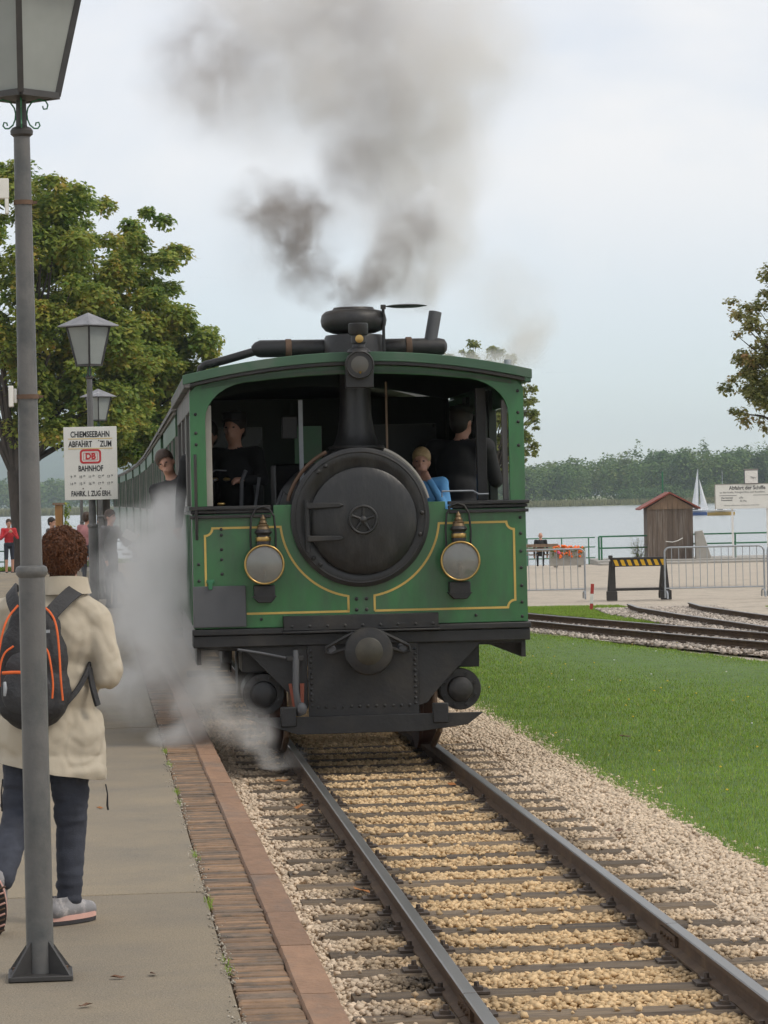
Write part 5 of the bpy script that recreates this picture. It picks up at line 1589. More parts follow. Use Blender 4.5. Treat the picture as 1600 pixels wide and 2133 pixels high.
# --- sailing boats
M['hull_white'] = mat('boat_white', (.72, .73, .74), .4, var=.04, scale=2)
M['hull_blue'] = mat('boat_blue', (.04, .10, .30), .4, var=.05, scale=2)
M['hull_yellow'] = mat('boat_yellow', (.50, .32, .07), .5, var=.08, scale=2)
M['sail'] = mat('sail_cloth', (.78, .79, .80), .8, var=.05, scale=1, trans=.25)
def hull(L_, B_, H_, y_off=0):
    V, F = [], []
    n = 10
    for i in range(n + 1):
        t = i / n; x = -L_ / 2 + L_ * t
        w = B_ / 2 * (1 - (2 * t - 1) ** 2 * (.55 if t < .5 else 1.0)) + .02
        V += [(x, -w * .6, 0), (x, -w, H_), (x, w, H_), (x, w * .6, 0)]
    for i in range(n):
        for e in range(4): F.append((i * 4 + e, (i + 1) * 4 + e, (i + 1) * 4 + (e + 1) % 4, i * 4 + (e + 1) % 4))
    F += [(0, 1, 2, 3), (n * 4 + 3, n * 4 + 2, n * 4 + 1, n * 4)]
    return V, F
def boat(label, x, y, L_, stripe, mast, sails, mast_x=0.0):
    t = thing('sailing_boat', label, 'sailing boat', (x, y, LAKE_Z - .1), 0, 'sailing boats on the lake')
    MB().add(*hull(L_, 1.7, .55)).build('hull', M[stripe], t)
    MB().add(*[[(p[0] * 1.03, p[1] * 1.03, p[2] * .5 + .56) for p in hull(L_, 1.7, .55)[0]], hull(L_, 1.7, .55)[1]]).build('topsides', M['hull_white'], t)
    MB().prism([(-L_ * .25, .80), (L_ * .2, .80), (L_ * .15, 1.15), (-L_ * .2, 1.20)], -.5, .5).build('cabin', M['hull_white'], t, bevel=.05)
    MB().span((-L_ * .15, -.51, .92), (L_ * .05, -.50, 1.08)).build('cabin_window', M['coach_glass'], t)
    MB().cone((mast_x, 0, .6), (mast_x, 0, mast), .06, .04, 8).build('mast', M['galv'], t)
    for k, P in enumerate(sails):
        A, B_, C = [Vector((p[0], 0, p[1])) for p in P]
        V, F = [], []
        n = 8
        for i in range(n + 1):
            for j in range(n + 1):
                s = i / n; u = j / n * (1 - s)
                p = A * s + B_ * u + C * (1 - s - u)
                V.append((p.x, -.25 * math.sin(math.pi * s) * math.sin(math.pi * j / n), p.z))
        for i in range(n):
            for j in range(n): F.append((i * (n + 1) + j, (i + 1) * (n + 1) + j, (i + 1) * (n + 1) + j + 1, i * (n + 1) + j + 1))
        MB().add(V, F).build('sail', M['sail'], t)
    return t
boat('white sailing boat with tall raised sails and a blue hull band beside the shed', 46.3, 460, 4.2, 'hull_blue', 7.05, [[(.30, 7.0), (-.70, 1.4), (.30, 1.4)], [(.52, 5.5), (.66, .95), (1.80, .95)]], .36)
boat('white sailing boat with a yellow hull band below the notice board', 49.1, 452, 4.0, 'hull_yellow', 6.6, [[(.5, 3.7), (-.3, 1.4), (.9, 1.4)]], .25)

# --- things by the left shore
tag(MB().span((-11.64, 97.45, 1.53), (-11.38, 97.48, 1.93)).span((-11.53, 97.48, -.2), (-11.49, 97.52, 1.8)).build('notice_plate', [M['sign_white']]), 'small white notice plate above the red jacket man', 'sign')
kp = thing('wooden_post', 'tall orange-brown wooden post overgrown with leaves behind the woman', 'post', (-7.85, 75, -.1))
MB().span((-.09, -.09, 0), (.09, .09, 2.05)).build('shaft', M['warn_yellow'] if False else mat('varnished_wood', (.32, .16, .045), .5, var=.15, scale=3), kp, bevel=.01)
MB().span((-.14, -.14, 2.05), (.14, .14, 2.10)).build('cap', M['gable'], kp)
n = 400
P = np.column_stack([.14 + np.abs(rng.normal(0, .06, n)), rng.normal(0, .1, n), rng.uniform(.2, 2.1, n)])
V, F = leaves(P, np.tile([.6, -.3, .2], (n, 1)), rng.uniform(.06, .11, n))
stuff(link('climber', np_mesh('climber', V, F, M['leaf_chestnut']), kp))

# ================================================================== PEOPLE
def cap(p0, p1, r0, r1, mi=0): return ('c', Vector(p0), Vector(p1), r0, r1, mi)
def ell(c, r, mi=0, rot=None): return ('e', Vector(c), tuple(r), rot, None, mi)
def fused(name, prims, mats, parent=None, voxel=.014, smooth=4, wrinkle=None, cut=None, loc=None, rot=None):
    """fuses overlapping shapes into one continuous skin; each face takes the material of the nearest shape"""
    m = MB()
    for p in prims:
        if p[0] == 'c':
            if (p[2] - p[1]).length > 1e-5: m.cone(p[1], p[2], p[3], p[4], 14)
            m.ball(p[1], p[3], 12, 8); m.ball(p[2], p[4], 12, 8)
        else: m.ball(p[1], p[2], 16, 10, p[3])
    me = m.mesh('tmp')
    o = bpy.data.objects.new('tmp', me)
    rm = o.modifiers.new('r', 'REMESH'); rm.mode = 'VOXEL'; rm.voxel_size = voxel; rm.use_smooth_shade = True
    if smooth:
        sm = o.modifiers.new('s', 'SMOOTH'); sm.factor = .5; sm.iterations = smooth
    out = baked(o)
    bpy.data.objects.remove(o); bpy.data.meshes.remove(me)
    out.name = name
    if cut:
        bm = bmesh.new(); bm.from_mesh(out)
        for co, no in cut:
            bmesh.ops.bisect_plane(bm, geom=bm.verts[:] + bm.edges[:] + bm.faces[:], plane_co=co, plane_no=no, clear_outer=True)
        bm.to_mesh(out); bm.free()
    out.materials.clear()
    for mt in mats: out.materials.append(mt)
    if len(mats) > 1:
        n = len(out.polygons)
        C = np.empty(n * 3); out.polygons.foreach_get('center', C); C = C.reshape(-1, 3)
        best = np.full(n, 1e9); idx = np.zeros(n, np.int32)
        for p in prims:
            if p[0] == 'c':
                a = np.array(p[1]); b = np.array(p[2]); ab = b - a
                t = np.clip(((C - a) @ ab) / max(1e-9, ab @ ab), 0, 1)
                d = np.linalg.norm(C - (a + t[:, None] * ab), axis=1) - (p[3] + (p[4] - p[3]) * t)
            else:
                q = (C - np.array(p[1])) / np.array(p[2])
                d = (np.linalg.norm(q, axis=1) - 1) * min(p[2])
            k = d < best
            best[k] = d[k]; idx[k] = p[5]
        out.polygons.foreach_set('material_index', idx)
    if wrinkle:
        nv = len(out.vertices)
        co = np.empty(nv * 3, np.float32); out.vertices.foreach_get('co', co); co = co.reshape(-1, 3)
        nr = np.empty(nv * 3, np.float32); out.vertex_normals.foreach_get('vector', nr); nr = nr.reshape(-1, 3)
        w = np.array([wrinkle(Vector(c)) for c in co.tolist()], np.float32)
        out.vertices.foreach_set('co', (co + nr * w[:, None]).ravel())
        out.update()
    out.polygons.foreach_set('use_smooth', np.ones(len(out.polygons), dtype=bool))
    return link(name, out, parent, loc, rot)

def hand(w, d, up, s=1.0, mi=0, side=1):
    """palm, four unequal fingers with a bend, and a thumb from the side of the palm"""
    w = Vector(w); d = Vector(d).normalized(); up = Vector(up); up = (up - d * up.dot(d)).normalized(); c = d.cross(up) * side
    P = [cap(w, w + d * .05 * s, .022 * s, .030 * s, mi), cap(w + d * .05 * s, w + d * .075 * s, .030 * s, .028 * s, mi)]
    for k, (o, ln) in enumerate(((-.026, .060), (-.009, .072), (.009, .068), (.026, .052))):
        a = w + d * .08 * s + c * o * s; b = a + (d * .6 - up * .25) * ln * s * .6; e = b + (d * .35 - up * .65) * ln * s * .55
        P += [cap(a, b, .0095 * s, .0088 * s, mi), cap(b, e, .0088 * s, .0075 * s, mi)]
    a = w + d * .03 * s - c * .030 * s; b = a + (d * .5 - c * .6) * .04 * s
    P += [cap(a, b, .012 * s, .010 * s, mi), cap(b, b + (d * .8 - up * .2) * .03 * s, .010 * s, .008 * s, mi)]
    return P

def human(h=1.72, arms=None, seated=False, lean=0.0, top=1, bottom=2, shoe=3, short=False, stride=0.0, bulk=1.0, head_turn=0.0, head_off=(0, 0, 0), hands=True, sleeves=True):
    """shapes of a figure facing -Y with feet at z 0"""
    k = h / 1.72
    S = lambda *p: Vector((p[0] * k, p[1] * k, p[2] * k))
    pz = .92 if not seated else .50
    dz = pz - .92
    ly = lambda z: -lean * max(0, z - pz)
    hip = S(0, 0, pz)
    ch = S(0, ly(1.25 + dz), 1.22 + dz); nk = S(0, ly(1.45 + dz), 1.42 + dz)
    hd = S(0, ly(1.60 + dz) - .02, 1.575 + dz) + Vector(head_off)
    P = [ell(ch + S(0, 0, .02), S(.170 * bulk, .115 * bulk, .20), top), ell(hip + S(0, .005, .14), S(.150 * bulk, .110 * bulk, .17), top), ell(hip, S(.165 * bulk, .12 * bulk, .12), bottom)]
    P += [cap(nk - S(0, 0, .03), hd - S(0, 0, .05), .055 * k, .052 * k, 0)]
    P += [ell(hd + S(0, .012, .02), S(.074, .092, .105), 0), ell(hd + S(0, -.022, -.055), S(.056, .062, .06), 0)]
    ca, sa = math.cos(head_turn), math.sin(head_turn)
    f = lambda x, y, z: hd + Vector((x * ca - y * sa, x * sa + y * ca, z)) * k
    P += [cap(f(0, -.088, .015), f(0, -.108, -.022), .010 * k, .014 * k, 0), cap(f(-.020, -.082, -.062), f(.020, -.082, -.062), .009 * k, .009 * k, 0)]
    for s in (-1, 1): P.append(ell(f(s * .076, .012, -.005), S(.012, .022, .032), 0))
    arms = arms or {}
    for s, nm in ((-1, 'L'), (1, 'R')):
        sh = S(s * .185 * bulk, ly(1.38 + dz), 1.375 + dz)
        el, wr = arms.get(nm, (S(s * .25, ly(1.1 + dz) + .02, 1.09 + dz), S(s * .24, ly(.85 + dz) - .07, .85 + dz)))
        el, wr = Vector(el), Vector(wr)
        P += [cap(nk - S(0, 0, .07), sh, .07 * k * bulk, .068 * k * bulk, top), cap(sh, el, .060 * k * bulk, .047 * k * bulk, top), cap(el, wr, .045 * k * bulk, .034 * k, top if sleeves else 0)]
        if hands: P += hand(wr, (wr - el), (0, -1, .3) if abs((wr - el).normalized().y) < .8 else (0, 0, 1), k, 0, s)
        hp = hip + S(s * .085, 0, -.02)
        if seated:
            kn = hp + S(s * .02, -.42, .02); an = kn + S(0, -.03, -.42)
        else:
            kn = hp + S(s * .012, -.02 + s * stride * .5, -.42); an = S(s * .095, s * stride, .085)
            if short: pass
        lm = 0 if short else bottom
        P += [cap(hp, kn, .083 * k, .058 * k, bottom), cap(kn, an, .054 * k, .038 * k, lm), cap(an + S(0, .03, -.04), an + S(0, -.15, -.05), .040 * k, .034 * k, shoe)]
    return P, hd, k, f

def person(label, loc, rz, hair, mats, group=None, voxel=.016, hat=None, beard=False, **kw):
    t = thing('person', label, 'person', loc, rz, group)
    P, hd, k, f = human(**kw)
    fused('body', P, mats, t, voxel, 3)
    H = [ell(hd + Vector((0, .018, .050)) * k, (.090 * k, .106 * k, .100 * k)), ell(hd + Vector((0, .05, .0)) * k, (.078 * k, .066 * k, .09 * k))]
    if hair is not None:
        hr = fused('hair', H, [hair], t, .012 * k, 2, cut=[(hd + Vector((0, -.062, .040)) * k, (0, -1, -1.1))])
    e = MB()
    for s in (-1, 1): e.ball(f(s * .031, -.083, .012), (.011 * k, .008 * k, .007 * k), 8, 6)
    e.build('eyes', M['eye'], t)
    if hat:
        MB().lathe([(.080 * k, .055 * k), (.088 * k, .075 * k), (.098 * k, .115 * k), (.090 * k, .130 * k), (.001, .136 * k)], hd + Vector((0, .01, 0)), n=24).prism([(hd.x + .075 * k * math.sin(a), hd.y - .02 - (.11 if abs(a) < 1.3 else .06) * k * math.cos(a)) for a in np.linspace(-1.5, 1.5, 11)], hd.z + .055 * k, hd.z + .065 * k, 'XY').build('cap', hat, t)
    return t
CS, CD = M['skin'], M['cloth_dark']
def LP(x, y, z):                            # locomotive frame to world
    return loco.matrix_basis @ Vector((x, y, z))
bpy.context.view_layer.update()
FL = .862
person('engine driver in black jacket and cap standing at the left cab window', LP(-.80, 1.35, FL), TA + R(-35), M['hair_dark'], [CS, CD, CD, CD], 'people in the locomotive cab', hat=CD, h=1.64, arms={'R': ((.30, -.10, 1.12), (.26, -.32, 1.12))}, head_turn=.2)
person('man behind the engine driver, half hidden in the dark cab', LP(-.98, 2.2, FL), TA + R(-20), M['hair_dark'], [CS, CD, CD, CD], 'people in the locomotive cab', h=1.60)
person('stoker in black overalls bending in the right half of the cab', LP(.86, 1.55, FL), TA + R(140), M['hair_dark'], [CS, CD, CD, CD], 'people in the locomotive cab', hat=CD, h=1.66, lean=.10, bulk=1.25, arms={'L': ((-.24, -.16, 1.08), (-.10, -.30, 1.20)), 'R': ((.27, -.10, 1.10), (.18, -.30, 1.12))})
person('blond child in light blue shirt with hand at mouth beside the boiler', LP(.56, 1.2, FL - .02), TA + R(-12), M['hair_blond'], [CS, M['cloth_blue'], M['cloth_navy'], CD], 'people in the locomotive cab', voxel=.010, h=1.36, arms={'R': ((.20, -.10, .86), (.075, -.13, 1.10)), 'L': ((-.18, .02, .85), (-.17, -.10, .72))})
lm_ = person('brown haired man leaning his head out of the left side of the locomotive', LP(-.80, 4.1, FL), TA, M['hair_brown'], [CS, CD, CD, CD], 'people in the locomotive cab', voxel=.012, h=1.50, head_turn=-.3)
lm_.rotation_euler = (0, R(-20), TA)
person('man in red jacket and dark shorts standing by the chestnut trunk', (-11.62, 96.0, -.17), R(20), M['hair_brown'], [CS, M['cloth_red'], M['cloth_navy'], CD], h=1.72, short=True, arms={'L': ((-.27, -.06, 1.10), (-.06, -.22, 1.30)), 'R': ((.25, -.10, 1.12), (.06, -.22, 1.30))})
person('person in dark jacket at the far left picture edge', (-12.02, 95, -.17), R(80), M['hair_dark'], [CS, CD, M['cloth_navy'], CD], h=1.70)
person('dark haired person beyond the red haired woman, only the head showing', (-8.58, 80, -.10), R(70), M['hair_dark'], [CS, M['cloth_grey'], M['cloth_navy'], CD], h=1.74)
person('brown haired woman in grey holding a white paper by the coaches in the steam', (-4.42, 50, PZ), R(60), M['hair_brown'], [CS, M['cloth_grey'], M['cloth_navy'], CD], 'people boarding along the platform', h=1.60, arms={'R': ((.22, -.16, 1.02), (.16, -.38, 1.14))})
person('short dark figure next to the second lamp post in the steam', (-5.15, 56.5, PZ), R(200), M['hair_dark'], [CS, CD, CD, CD], 'people boarding along the platform', h=1.50)
person('figure in pale pink top near the third lamp post', (-5.85, 61, PZ), R(150), M['hair_brown'], [CS, mat('pink_cloth', (.45, .20, .20), .8), M['cloth_navy'], CD], 'people boarding along the platform', h=1.54)
pp = tag(MB().box((-4.08, 49.75, 1.44), (.22, .004, .15), (.3, .5, .2)).build('paper_sheet', M['paper']), 'white sheet of paper held up by the woman in the steam', 'paper')
sit = person('bald man in dark jacket sitting on the bench facing the lake', (5.80, 115.45, float(gz(5.8, 115.5))), R(180), None, [CS, CD, CD, CD], seated=True, h=1.70)

# ------------------------------------------------------------------ walking woman in the foreground
W0 = Vector((-1.391, 12.6, PZ))
wm = thing('person', 'red-brown haired woman in beige coat and jeans walking away on the platform', 'person', W0, 0)
M['coat'] = mat('beige_coat', (.47, .415, .325), .85, var=.12, scale=6, col2=(.39, .34, .26), c2scale=3, bump=.10, bscale=220)
M['jeans'] = mat('dark_jeans', (.030, .034, .048), .85, var=.2, scale=9, col2=(.048, .054, .074), c2scale=4, bump=.25, bscale=220)
M['hair_red'] = mat('red_brown_hair', (.095, .034, .013), .7, var=.5, scale=45, col2=(.030, .014, .008), c2scale=12, bump=.8, bscale=70)
B = [ell((.085, .01, 1.50), (.074, .092, .105), 0), ell((.085, .05, 1.44), (.055, .06, .06), 0), cap((.088, -.005, 1.32), (.086, 0, 1.44), .055, .052, 0), cap((.086, .105, 1.49), (.086, .118, 1.465), .010, .013, 0),
     ell((.155, .005, 1.475), (.012, .022, .032), 0), ell((.012, .005, 1.475), (.012, .022, .032), 0),
     ell((.04, 0, 1.15), (.165, .11, .20), 0), ell((.01, 0, .86), (.165, .12, .16), 1),
     cap((.05, 0, 1.30), (.20, 0, 1.24), .06, .055, 0), cap((.04, 0, 1.30), (-.13, 0, 1.26), .06, .055, 0),
     cap((.20, 0, 1.24), (.275, -.02, 1.01), .05, .042, 0), cap((.275, -.02, 1.01), (.17, .22, 1.00), .042, .032, 0),
     cap((-.13, 0, 1.26), (-.23, 0, 1.02), .05, .042, 0), cap((-.23, 0, 1.02), (-.16, .22, .97), .042, .032, 0),
     cap((.085, .0, .82), (.092, .02, .44), .098, .070, 1), cap((.092, .02, .44), (.078, .0, .10), .066, .052, 1),
     cap((-.075, .0, .82), (-.118, -.02, .45), .095, .068, 1), cap((-.118, -.02, .45), (-.150, -.33, .22), .064, .048, 1)]
B += hand((.17, .22, 1.00), (-.5, .8, .1), (0, 0, 1), .95, 0, 1) + hand((-.16, .22, .97), (.4, .85, .1), (0, 0, 1), .95, 0, -1)
def legfold(c):
    if c.z > .68 or c.z < .06: return 0
    a = .005 * mnoise.noise((c.x * 7, c.y * 7, c.z * 30)) + .003 * mnoise.noise((c.x * 15, c.y * 15, c.z * 60 + 4))
    return a * (1.6 if c.z > .38 or c.z < .2 else .8)
fused('body', B, [CS, M['jeans']], wm, .0085, 3, wrinkle=legfold)
# coat
def coatfold(c):
    a = .006 * mnoise.noise((c.x * 6 + 3, c.y * 6, c.z * 9)) + .004 * mnoise.noise((c.x * 16, c.y * 14, c.z * 22 + c.x * 18))
    a -= .0055 * max(0, 1 - 5 * abs(mnoise.noise((c.x * 5 + c.z * 3, c.y * 5, c.z * 6 - c.x * 5)))) + .0022 * max(0, 1 - 4 * abs(mnoise.noise((c.x * 13 - c.z * 5, c.y * 9 + 4, c.z * 11))))
    if c.z < .9: a += .010 * math.sin(c.x * 34 + 3 * mnoise.noise((c.x * 3, c.y * 3, c.z * 2))) * (1 - max(0, (c.z - .6) / .3))
    return a
Ct = [ell((.045, -.005, 1.16), (.195, .135, .19), 0), ell((.02, 0, .95), (.200, .150, .22), 0), ell((.015, .0, .76), (.222, .175, .22), 0), ell((.01, .0, .62), (.225, .185, .16), 0),
      cap((.06, -.01, 1.325), (.205, -.01, 1.225), .075, .078, 0), cap((.04, -.01, 1.325), (-.145, -.01, 1.250), .075, .076, 0),
      cap((.205, -.01, 1.225), (.258, -.03, 1.02), .076, .066, 0), cap((.258, -.03, 1.02), (.205, .16, .985), .066, .052, 0), ell((.250, -.025, 1.0), (.062, .072, .055), 0),
      cap((-.15, 0, 1.25), (-.25, -.01, 1.02), .078, .068, 0), cap((-.25, -.01, 1.02), (-.19, .16, .97), .066, .055, 0),
      ell((.085, -.012, 1.365), (.100, .090, .050), 0, (.25, 0, 0)), ell((.18, .05, .70), (.055, .09, .15), 0), ell((.205, .03, .78), (.030, .07, .09), 0)]
coat = fused('coat', Ct, [M['coat']], wm, .0085, 3, wrinkle=coatfold, cut=[((0, 0, .625), (-.20, .0, -1)), ((0, 0, 1.388), (-.10, -.25, 1))])
# collar stand with seam, yoke seam, hem band
cl_ = MB()
rings = []
for (z, rx, ry, cx) in ((1.335, .112, .098, .085), (1.375, .100, .090, .087), (1.398, .096, .086, .088), (1.396, .086, .078, .088), (1.35, .080, .074, .088)):
    rings.append([(cx + rx * math.cos(a), -.008 + ry * math.sin(a), z + .012 * math.sin(-a) * (1 if z > 1.36 else 0)) for a in np.linspace(R(-215), R(35), 26)])
V, F = [], []
for r_ in rings: V += r_
for i in range(4):
    for j in range(25): F.append((i * 26 + j, i * 26 + j + 1, (i + 1) * 26 + j + 1, (i + 1) * 26 + j))
cl_.add(V, F).build('collar', M['coat'], coat, angle=60)
MB().tube([(.238, -.02, .56), (.245, -.02, .52), (.243, -.02, .475), (.246, -.02, .455)], [.003, .003, .005, .004], 6).build('drawstring', CD, coat)
MB().tube([(-.165, -.13, .60), (-.172, -.13, .54), (-.170, -.13, .47)], [.003, .003, .004], 6).build('drawstring', CD, coat)
# hair: short curly crop
H = [ell((.085, -.005, 1.515), (.080, .092, .092)), ell((.085, -.045, 1.475), (.072, .055, .075))]
rh = random.Random(4)
for q in range(260):
    while True:
        d = Vector((rh.gauss(0, 1), rh.gauss(0, 1), rh.gauss(0, 1))).normalized()
        if d.y < .5 and d.z > -.62: break
    H.append(ell(Vector((.085, -.008, 1.508)) + Vector((d.x * .080, d.y * .088, d.z * .086)), [rh.uniform(.009, .018)] * 3))
hr_ = fused('hair', H, [M['hair_red']], wm, .0048, 1)
nv = len(hr_.data.vertices)
hc = np.empty(nv * 3, np.float32); hr_.data.vertices.foreach_get('co', hc); hc = hc.reshape(-1, 3)
hn = np.empty(nv * 3, np.float32); hr_.data.vertex_normals.foreach_get('vector', hn); hn = hn.reshape(-1, 3)
pk_ = rng.choice(nv, 6500)
V, F = leaves(hc[pk_] + hn[pk_] * .004, hn[pk_] * .7, rng.uniform(.010, .024, len(pk_)), .6, .1)
V = V.reshape(-1, 4, 3); mid_ = (V[:, 1] + V[:, 3]) / 2
V[:, 1] = mid_ + (V[:, 1] - mid_) * .28; V[:, 3] = mid_ + (V[:, 3] - mid_) * .28
M['curl'] = mat('hair_curl', (.120, .044, .016), .6, var=.2, scale=30, island=.6)
stuff(link('curls', np_mesh('curls', V.reshape(-1, 3), F, M['curl']), hr_))
# shoes
M['shoe_grey'] = mat('shoe_grey', (.22, .215, .22), .7, var=.15, scale=20, col2=(.46, .43, .42), c2scale=14)
M['shoe_dark'] = mat('shoe_sole', (.035, .032, .034), .8, var=.15, scale=20)
M['shoe_pink'] = mat('shoe_midsole', (.62, .36, .30), .7, var=.08, scale=20)
def shoe(loc, rot, tread=False):
    up = [cap((0, -.085, .062), (0, .02, .058), .042, .044), cap((0, .02, .055), (0, .115, .045), .045, .034), cap((0, -.075, .07), (0, -.065, .105), .040, .040), cap((0, -.03, .075), (0, .03, .070), .038, .034)]
    s = fused('shoe', up, [M['shoe_grey']], wm, .007, 2, cut=[((0, 0, .030), (0, 0, -1)), ((0, 0, .112), (0, 0, 1))], loc=loc, rot=rot)
    o = []
    for a in np.linspace(0, 2 * math.pi, 28, endpoint=False):
        y = .015 + .135 * math.sin(a); w = .044 + .008 * math.sin(a)
        o.append((w * math.cos(a) * (1 - .12 * (abs(math.sin(a)) ** 6)), y))
    MB().prism(o, .016, .036, 'XY').build('midsole', M['shoe_pink'], s)
    sole = MB().prism([(x * .98, y * .99) for x, y in o], .0, .0155, 'XY').build('sole', M['shoe_dark'], s)
    MB().torus((0, -.108, .105), .016, .004, 'X', 14, 6).build('pull_tab', CD, s)
    if tread:
        for q in range(9):
            y = -.095 + q * .026
            pts = [(x, y + .006 * math.sin(x * 110), -.003) for x in np.linspace(-.038, .038, 9)]
            MB().tube(pts, .0042, 5).build('tread', M['strap'] if q % 2 == 0 else M['shoe_pink'], sole)
    return s
shoe((.078, -.01, .0), (0, 0, R(-38)))
shoe((-.176, -.365, .118), (R(-62), R(4), R(3)), True)

# backpack (lifts away: a thing of its own)
M['pack'] = mat('black_nylon', (.022, .022, .024), .7, var=.2, scale=14, bump=.3, bscale=70)
M['pack_b'] = mat('grey_nylon', (.040, .041, .045), .7, var=.2, scale=14, bump=.3, bscale=70)
M['orange'] = mat('orange_trim', (.72, .13, .025), .6, var=.1, scale=20)
bpk = thing('backpack', 'black backpack with orange piping on the walking woman', 'backpack', W0, 0)
pk = [ell((-.03, -.20, .95), (.158, .095, .155)), ell((-.03, -.195, 1.08), (.148, .085, .17)), ell((-.02, -.185, 1.20), (.108, .065, .105)), ell((-.03, -.225, .90), (.14, .075, .09))]
pf = lambda c: .006 * mnoise.noise((c.x * 9, c.y * 9, c.z * 12)) + .003 * mnoise.noise((c.x * 25, c.y * 25, c.z * 25))
main = fused('main_bag', pk, [M['pack']], bpk, .009, 4, wrinkle=pf)
fused('front_pocket', [ell((-.045, -.262, .955), (.108, .052, .11)), ell((-.045, -.262, 1.06), (.085, .035, .06))], [M['pack_b']], bpk, .008, 4, wrinkle=pf)
def soft(pts, it=3):
    P = [Vector(p) for p in pts]
    for _ in range(it):
        Q = [P[0]]
        for a, b in zip(P[:-1], P[1:]): Q += [a.lerp(b, .25), a.lerp(b, .75)]
        P = Q + [P[-1]]
    return P
def pip(pts, r, mm, nm='piping'): return MB().tube(soft(pts), r, 8).build(nm, mm, main)
pip([(.015, -.235, 1.300), (.055, -.245, 1.272), (.080, -.262, 1.22), (.090, -.280, 1.12), (.094, -.290, 1.0), (.100, -.285, .92)], .0045, M['orange'])
pip([(-.075, -.235, 1.300), (-.115, -.250, 1.255), (-.135, -.268, 1.20), (-.155, -.272, 1.10), (-.170, -.262, 1.0)], .0045, M['orange'])
pip([(-.135, -.304, 1.035), (-.09, -.318, 1.038), (-.04, -.322, 1.036), (.0, -.318, 1.032), (.035, -.312, 1.030)], .0065, M['orange'], 'zip')
pip([(-.150, -.290, .98), (-.148, -.296, 1.05), (-.130, -.292, 1.115), (-.09, -.290, 1.140)], .004, M['orange'])
pip([(.020, -.290, 1.140), (.045, -.292, 1.125), (.055, -.298, 1.08), (.066, -.302, .99), (.060, -.302, .93)], .004, M['orange'])
MB().tube([(-.125, -.318, 1.00), (-.122, -.325, .975), (-.126, -.322, .945)], [.006, .008, .005], 8).build('zip_puller', M['galv'], main)
MB().box((.035, -.262, 1.195), (.035, .006, .012)).build('reflector', M['galv'], main)
def strap(pts, w, nm='shoulder_strap', mm=None):
    m = MB()
    P = soft(pts, 2)
    V, F = [], []
    for i, p in enumerate(P):
        d = (P[min(i + 1, len(P) - 1)] - P[max(i - 1, 0)]).normalized()
        n = Vector((p.x - .03, p.y, 0)) + Vector((0, 0, .8 * max(0, p.z - 1.2) / .1 * .1))
        if n.length < 1e-4: n = Vector((0, -1, 0))
        n.normalize()
        c = d.cross(n).normalized() * w / 2
        n = c.cross(d).normalized() * .006
        V += [p - c - n, p + c - n, p + c + n, p - c + n]
    for i in range(len(P) - 1):
        for e in range(4): F.append((i * 4 + e, i * 4 + (e + 1) % 4, (i + 1) * 4 + (e + 1) % 4, (i + 1) * 4 + e))
    F += [(3, 2, 1, 0), tuple(len(P) * 4 - 4 + e for e in range(4))]
    return m.add(V, F).build(nm, mm or M['pack'], bpk, bevel=.002)
strap([(.045, -.215, 1.255), (.095, -.165, 1.310), (.135, -.100, 1.348), (.155, -.02, 1.358), (.162, .06, 1.325), (.160, .125, 1.24), (.150, .150, 1.12)], .060)
strap([(-.075, -.215, 1.265), (-.105, -.165, 1.315), (-.118, -.100, 1.355), (-.122, -.02, 1.362), (-.118, .06, 1.33), (-.115, .125, 1.24), (-.105, .150, 1.12)], .058)
strap([(.105, -.205, .905), (.150, -.175, .955), (.178, -.120, 1.01), (.190, -.05, 1.055)], .022, 'lower_strap')
strap([(.188, -.075, 1.04), (.196, -.10, .99), (.208, -.115, .94), (.222, -.11, .885)], .030, 'loose_strap')

